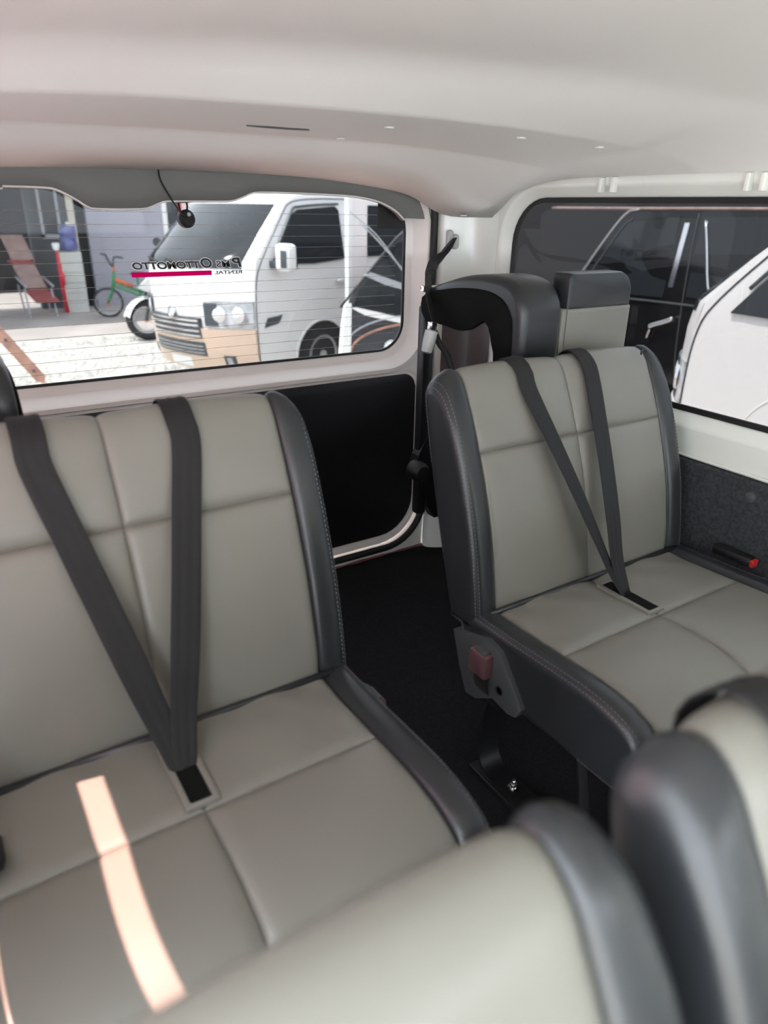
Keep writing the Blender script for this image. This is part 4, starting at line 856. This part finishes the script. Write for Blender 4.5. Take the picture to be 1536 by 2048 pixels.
g = G(); g.tube([T3(2.66, 12.95, 0.255), T3(2.76, 12.97, 0.46), T3(2.79, 12.98, 0.52)], 0.018, 6); g.tube([T3(2.70, 13.06, 0.255), T3(2.79, 13.02, 0.46), T3(2.79, 12.98, 0.52)], 0.018, 6); g.go('fork', 'greenpaint', bi, smooth='all')
g = G(); g.tube([T3(2.78, 12.98, 0.48), T3(2.84, 12.98, 0.76)], 0.028, 8); g.go('head_tube', 'greenpaint', bi, smooth='all')
g = G(); g.tube([T3(2.80, 12.98, 0.60), T3(3.18, 13.0, 0.44), T3(3.30, 13.02, 0.40)], 0.022, 8); g.tube([T3(2.81, 12.98, 0.53), T3(3.2, 13.0, 0.36), T3(3.55, 13.04, 0.255)], 0.018, 8); g.tube([T3(3.25, 13.02, 0.30), T3(3.22, 13.02, 0.68)], 0.018, 8); g.go('frame', 'greenpaint', bi, smooth='all')
g = G(); g.tube([T3(2.83, 12.97, 0.635), T3(3.12, 12.99, 0.50)], 0.034, 8); g.go('tube_pad', 'orange', bi, smooth='all')
g = G(); g.tube(crspline([T3(2.60, 12.7, 1.06), T3(2.68, 12.75, 1.045), T3(2.74, 12.85, 0.94), T3(2.83, 12.98, 0.84), T3(2.86, 13.05, 0.90), T3(2.90, 13.1, 0.985), T3(3.04, 13.15, 0.97)], 40), 0.017, 8); g.go('handlebar', 'grille', bi, smooth='all')
g = G(); g.tube([T3(2.84, 12.98, 0.76), T3(2.835, 12.98, 0.85)], 0.02, 8); g.go('stem', 'orange', bi)
g = G(); g.rbox(T3(3.12, 12.95, 0.68), T3(3.34, 13.09, 0.74), 0.03); g.go('saddle', 'rubber', bi, smooth=True)

mc = thing('motorcycle', 'white motorcycle parked beyond the tan bumper of the white van', 'motorcycle', (3.1, 10.6, GZ))
wheel(2.66, 10.5, GZ + 0.29, 0.235, 0.055, mc, ax=(0.35, 1, 0), spokes=5); wheel(3.9, 11.1, GZ + 0.29, 0.235, 0.06, mc, ax=(-0.5, 1, 0), spokes=5)
g = G(); A = []
for k in range(12):
    a_ = math.radians(165 - 95 * k / 11); A.append([(2.66 + 0.33 * math.cos(a_) * 0.94 - j * 0.34, 10.5 + 0.33 * math.cos(a_) * 0.33 + j, GZ + 0.29 + 0.33 * math.sin(a_) - 0.35 * abs(j)) for j in (-0.075, -0.04, 0, 0.04, 0.075)])
g.grid(A); g.go('front_fender', 'whitepaint', mc, smooth='all')
for j in (-0.09, 0.09): g = G(); g.tube([T3(2.66 + j * 0.3, 10.5 + j, 0.29), T3(2.86 + j * 0.3, 10.56 + j, 0.95)], 0.024, 8); g.go('fork', 'grille', mc, smooth='all')
g = G(); g.add([T3(2.56, 10.42, 0.74), T3(2.68, 10.62, 0.74), T3(2.86, 10.38, 0.98), T3(2.92, 10.72, 0.98), T3(3.05, 10.4, 0.86), T3(3.1, 10.75, 0.86), T3(2.85, 10.42, 0.62), T3(2.9, 10.7, 0.62)], [(0, 1, 3, 2), (2, 3, 5, 4), (4, 5, 7, 6), (6, 7, 1, 0), (0, 2, 4, 6), (1, 7, 5, 3)]); g.go('front_cowl', 'whitepaint', mc)
g = G(); g.rbox(T3(2.95, 10.5, 0.45), T3(3.7, 10.9, 0.80), 0.1, 3); g.go('body', 'grille', mc, smooth=True)
for j in (-0.3, 0.3):
    g = G(); g.tube([T3(2.95, 10.6, 1.0), T3(2.96 + j * 0.2, 10.6 + j, 1.02), T3(2.98 + j * 0.25, 10.6 + j * 1.15, 1.28)], 0.012, 6); mr_ = g.go('mirror_stalk', 'grille', mc, smooth='all')
    g = G(); g.lathe([(0.02, 0), (0.065, 0.008), (0.06, 0.02)], T3(2.98 + j * 0.25, 10.6 + j * 1.15, 1.32), axis=(-0.6, -1, 0)); g.go('mirror', 'carglass', mr_, smooth=True)

pk = thing('wooden_plank', 'weathered orange-brown wooden plank leaning over the sunlit gravel', 'plank', (0.7, 8.2, GZ))
g = G(); a, b = np.array(T3(0.92, 8.2, 0.03)), np.array(T3(0.45, 8.25, 0.80)); d = (b - a) / np.linalg.norm(b - a); n_ = np.array([d[2], 0, -d[0]])
pts = [a + n_ * 0.055 + d * 0.06, a + d * 0.0, a - n_ * 0.055 + d * 0.06, b - n_ * 0.055, b + n_ * 0.055]; g.prism(pts, (0, 0.04, 0)); pb = g.go('board', 'wood', pk)
for q in (0.18, 0.62): g = G(); c = a + (b - a) * q; g.lathe([(0.016, 0), (0.014, 0.004), (0.005, 0.005)], tuple(c + np.array([0, -0.001, 0])), axis=(0, -1, 0), n=10); g.go('nail', 'grille', pb, smooth=True)
g = G(); g.tube([T3(0.45, 8.3, 0.0), T3(0.45, 8.29, 0.78)], 0.03, 6); g.go('prop', 'wood', pk)

# gravel stones
V = []; F = []
base = np.array([(1, 0, 0), (0, 1, 0), (-1, 0, 0), (0, -1, 0), (0, 0, 1), (0, 0, -0.4)]); fc = [(0, 1, 4), (1, 2, 4), (2, 3, 4), (3, 0, 4), (1, 0, 5), (2, 1, 5), (3, 2, 5), (0, 3, 5)]
for i in range(9000):
    y = 4.8 + 6.2 * rng.random(); x = -0.8 + (0.62 * y + 0.2) * rng.random()
    r = 0.012 + 0.028 * rng.random() ** 2; a_ = rng.random() * 6.28; sc = np.array([r * (0.8 + 0.6 * rng.random()), r * (0.7 + 0.5 * rng.random()), r * (0.5 + 0.4 * rng.random())])
    P = base * sc; ca, sa = math.cos(a_), math.sin(a_); P = np.stack([P[:, 0] * ca - P[:, 1] * sa + x, P[:, 0] * sa + P[:, 1] * ca + y, P[:, 2] + GZ + 0.004], 1)
    k = len(V); V += [tuple(p) for p in P]; F += [tuple(j + k for j in f) for f in fc]
gs = mesh('gravel_stones', V, F, 'stone'); tag(gs, 'loose pale gravel stones strewn over the yard', 'gravel', kind='stuff')
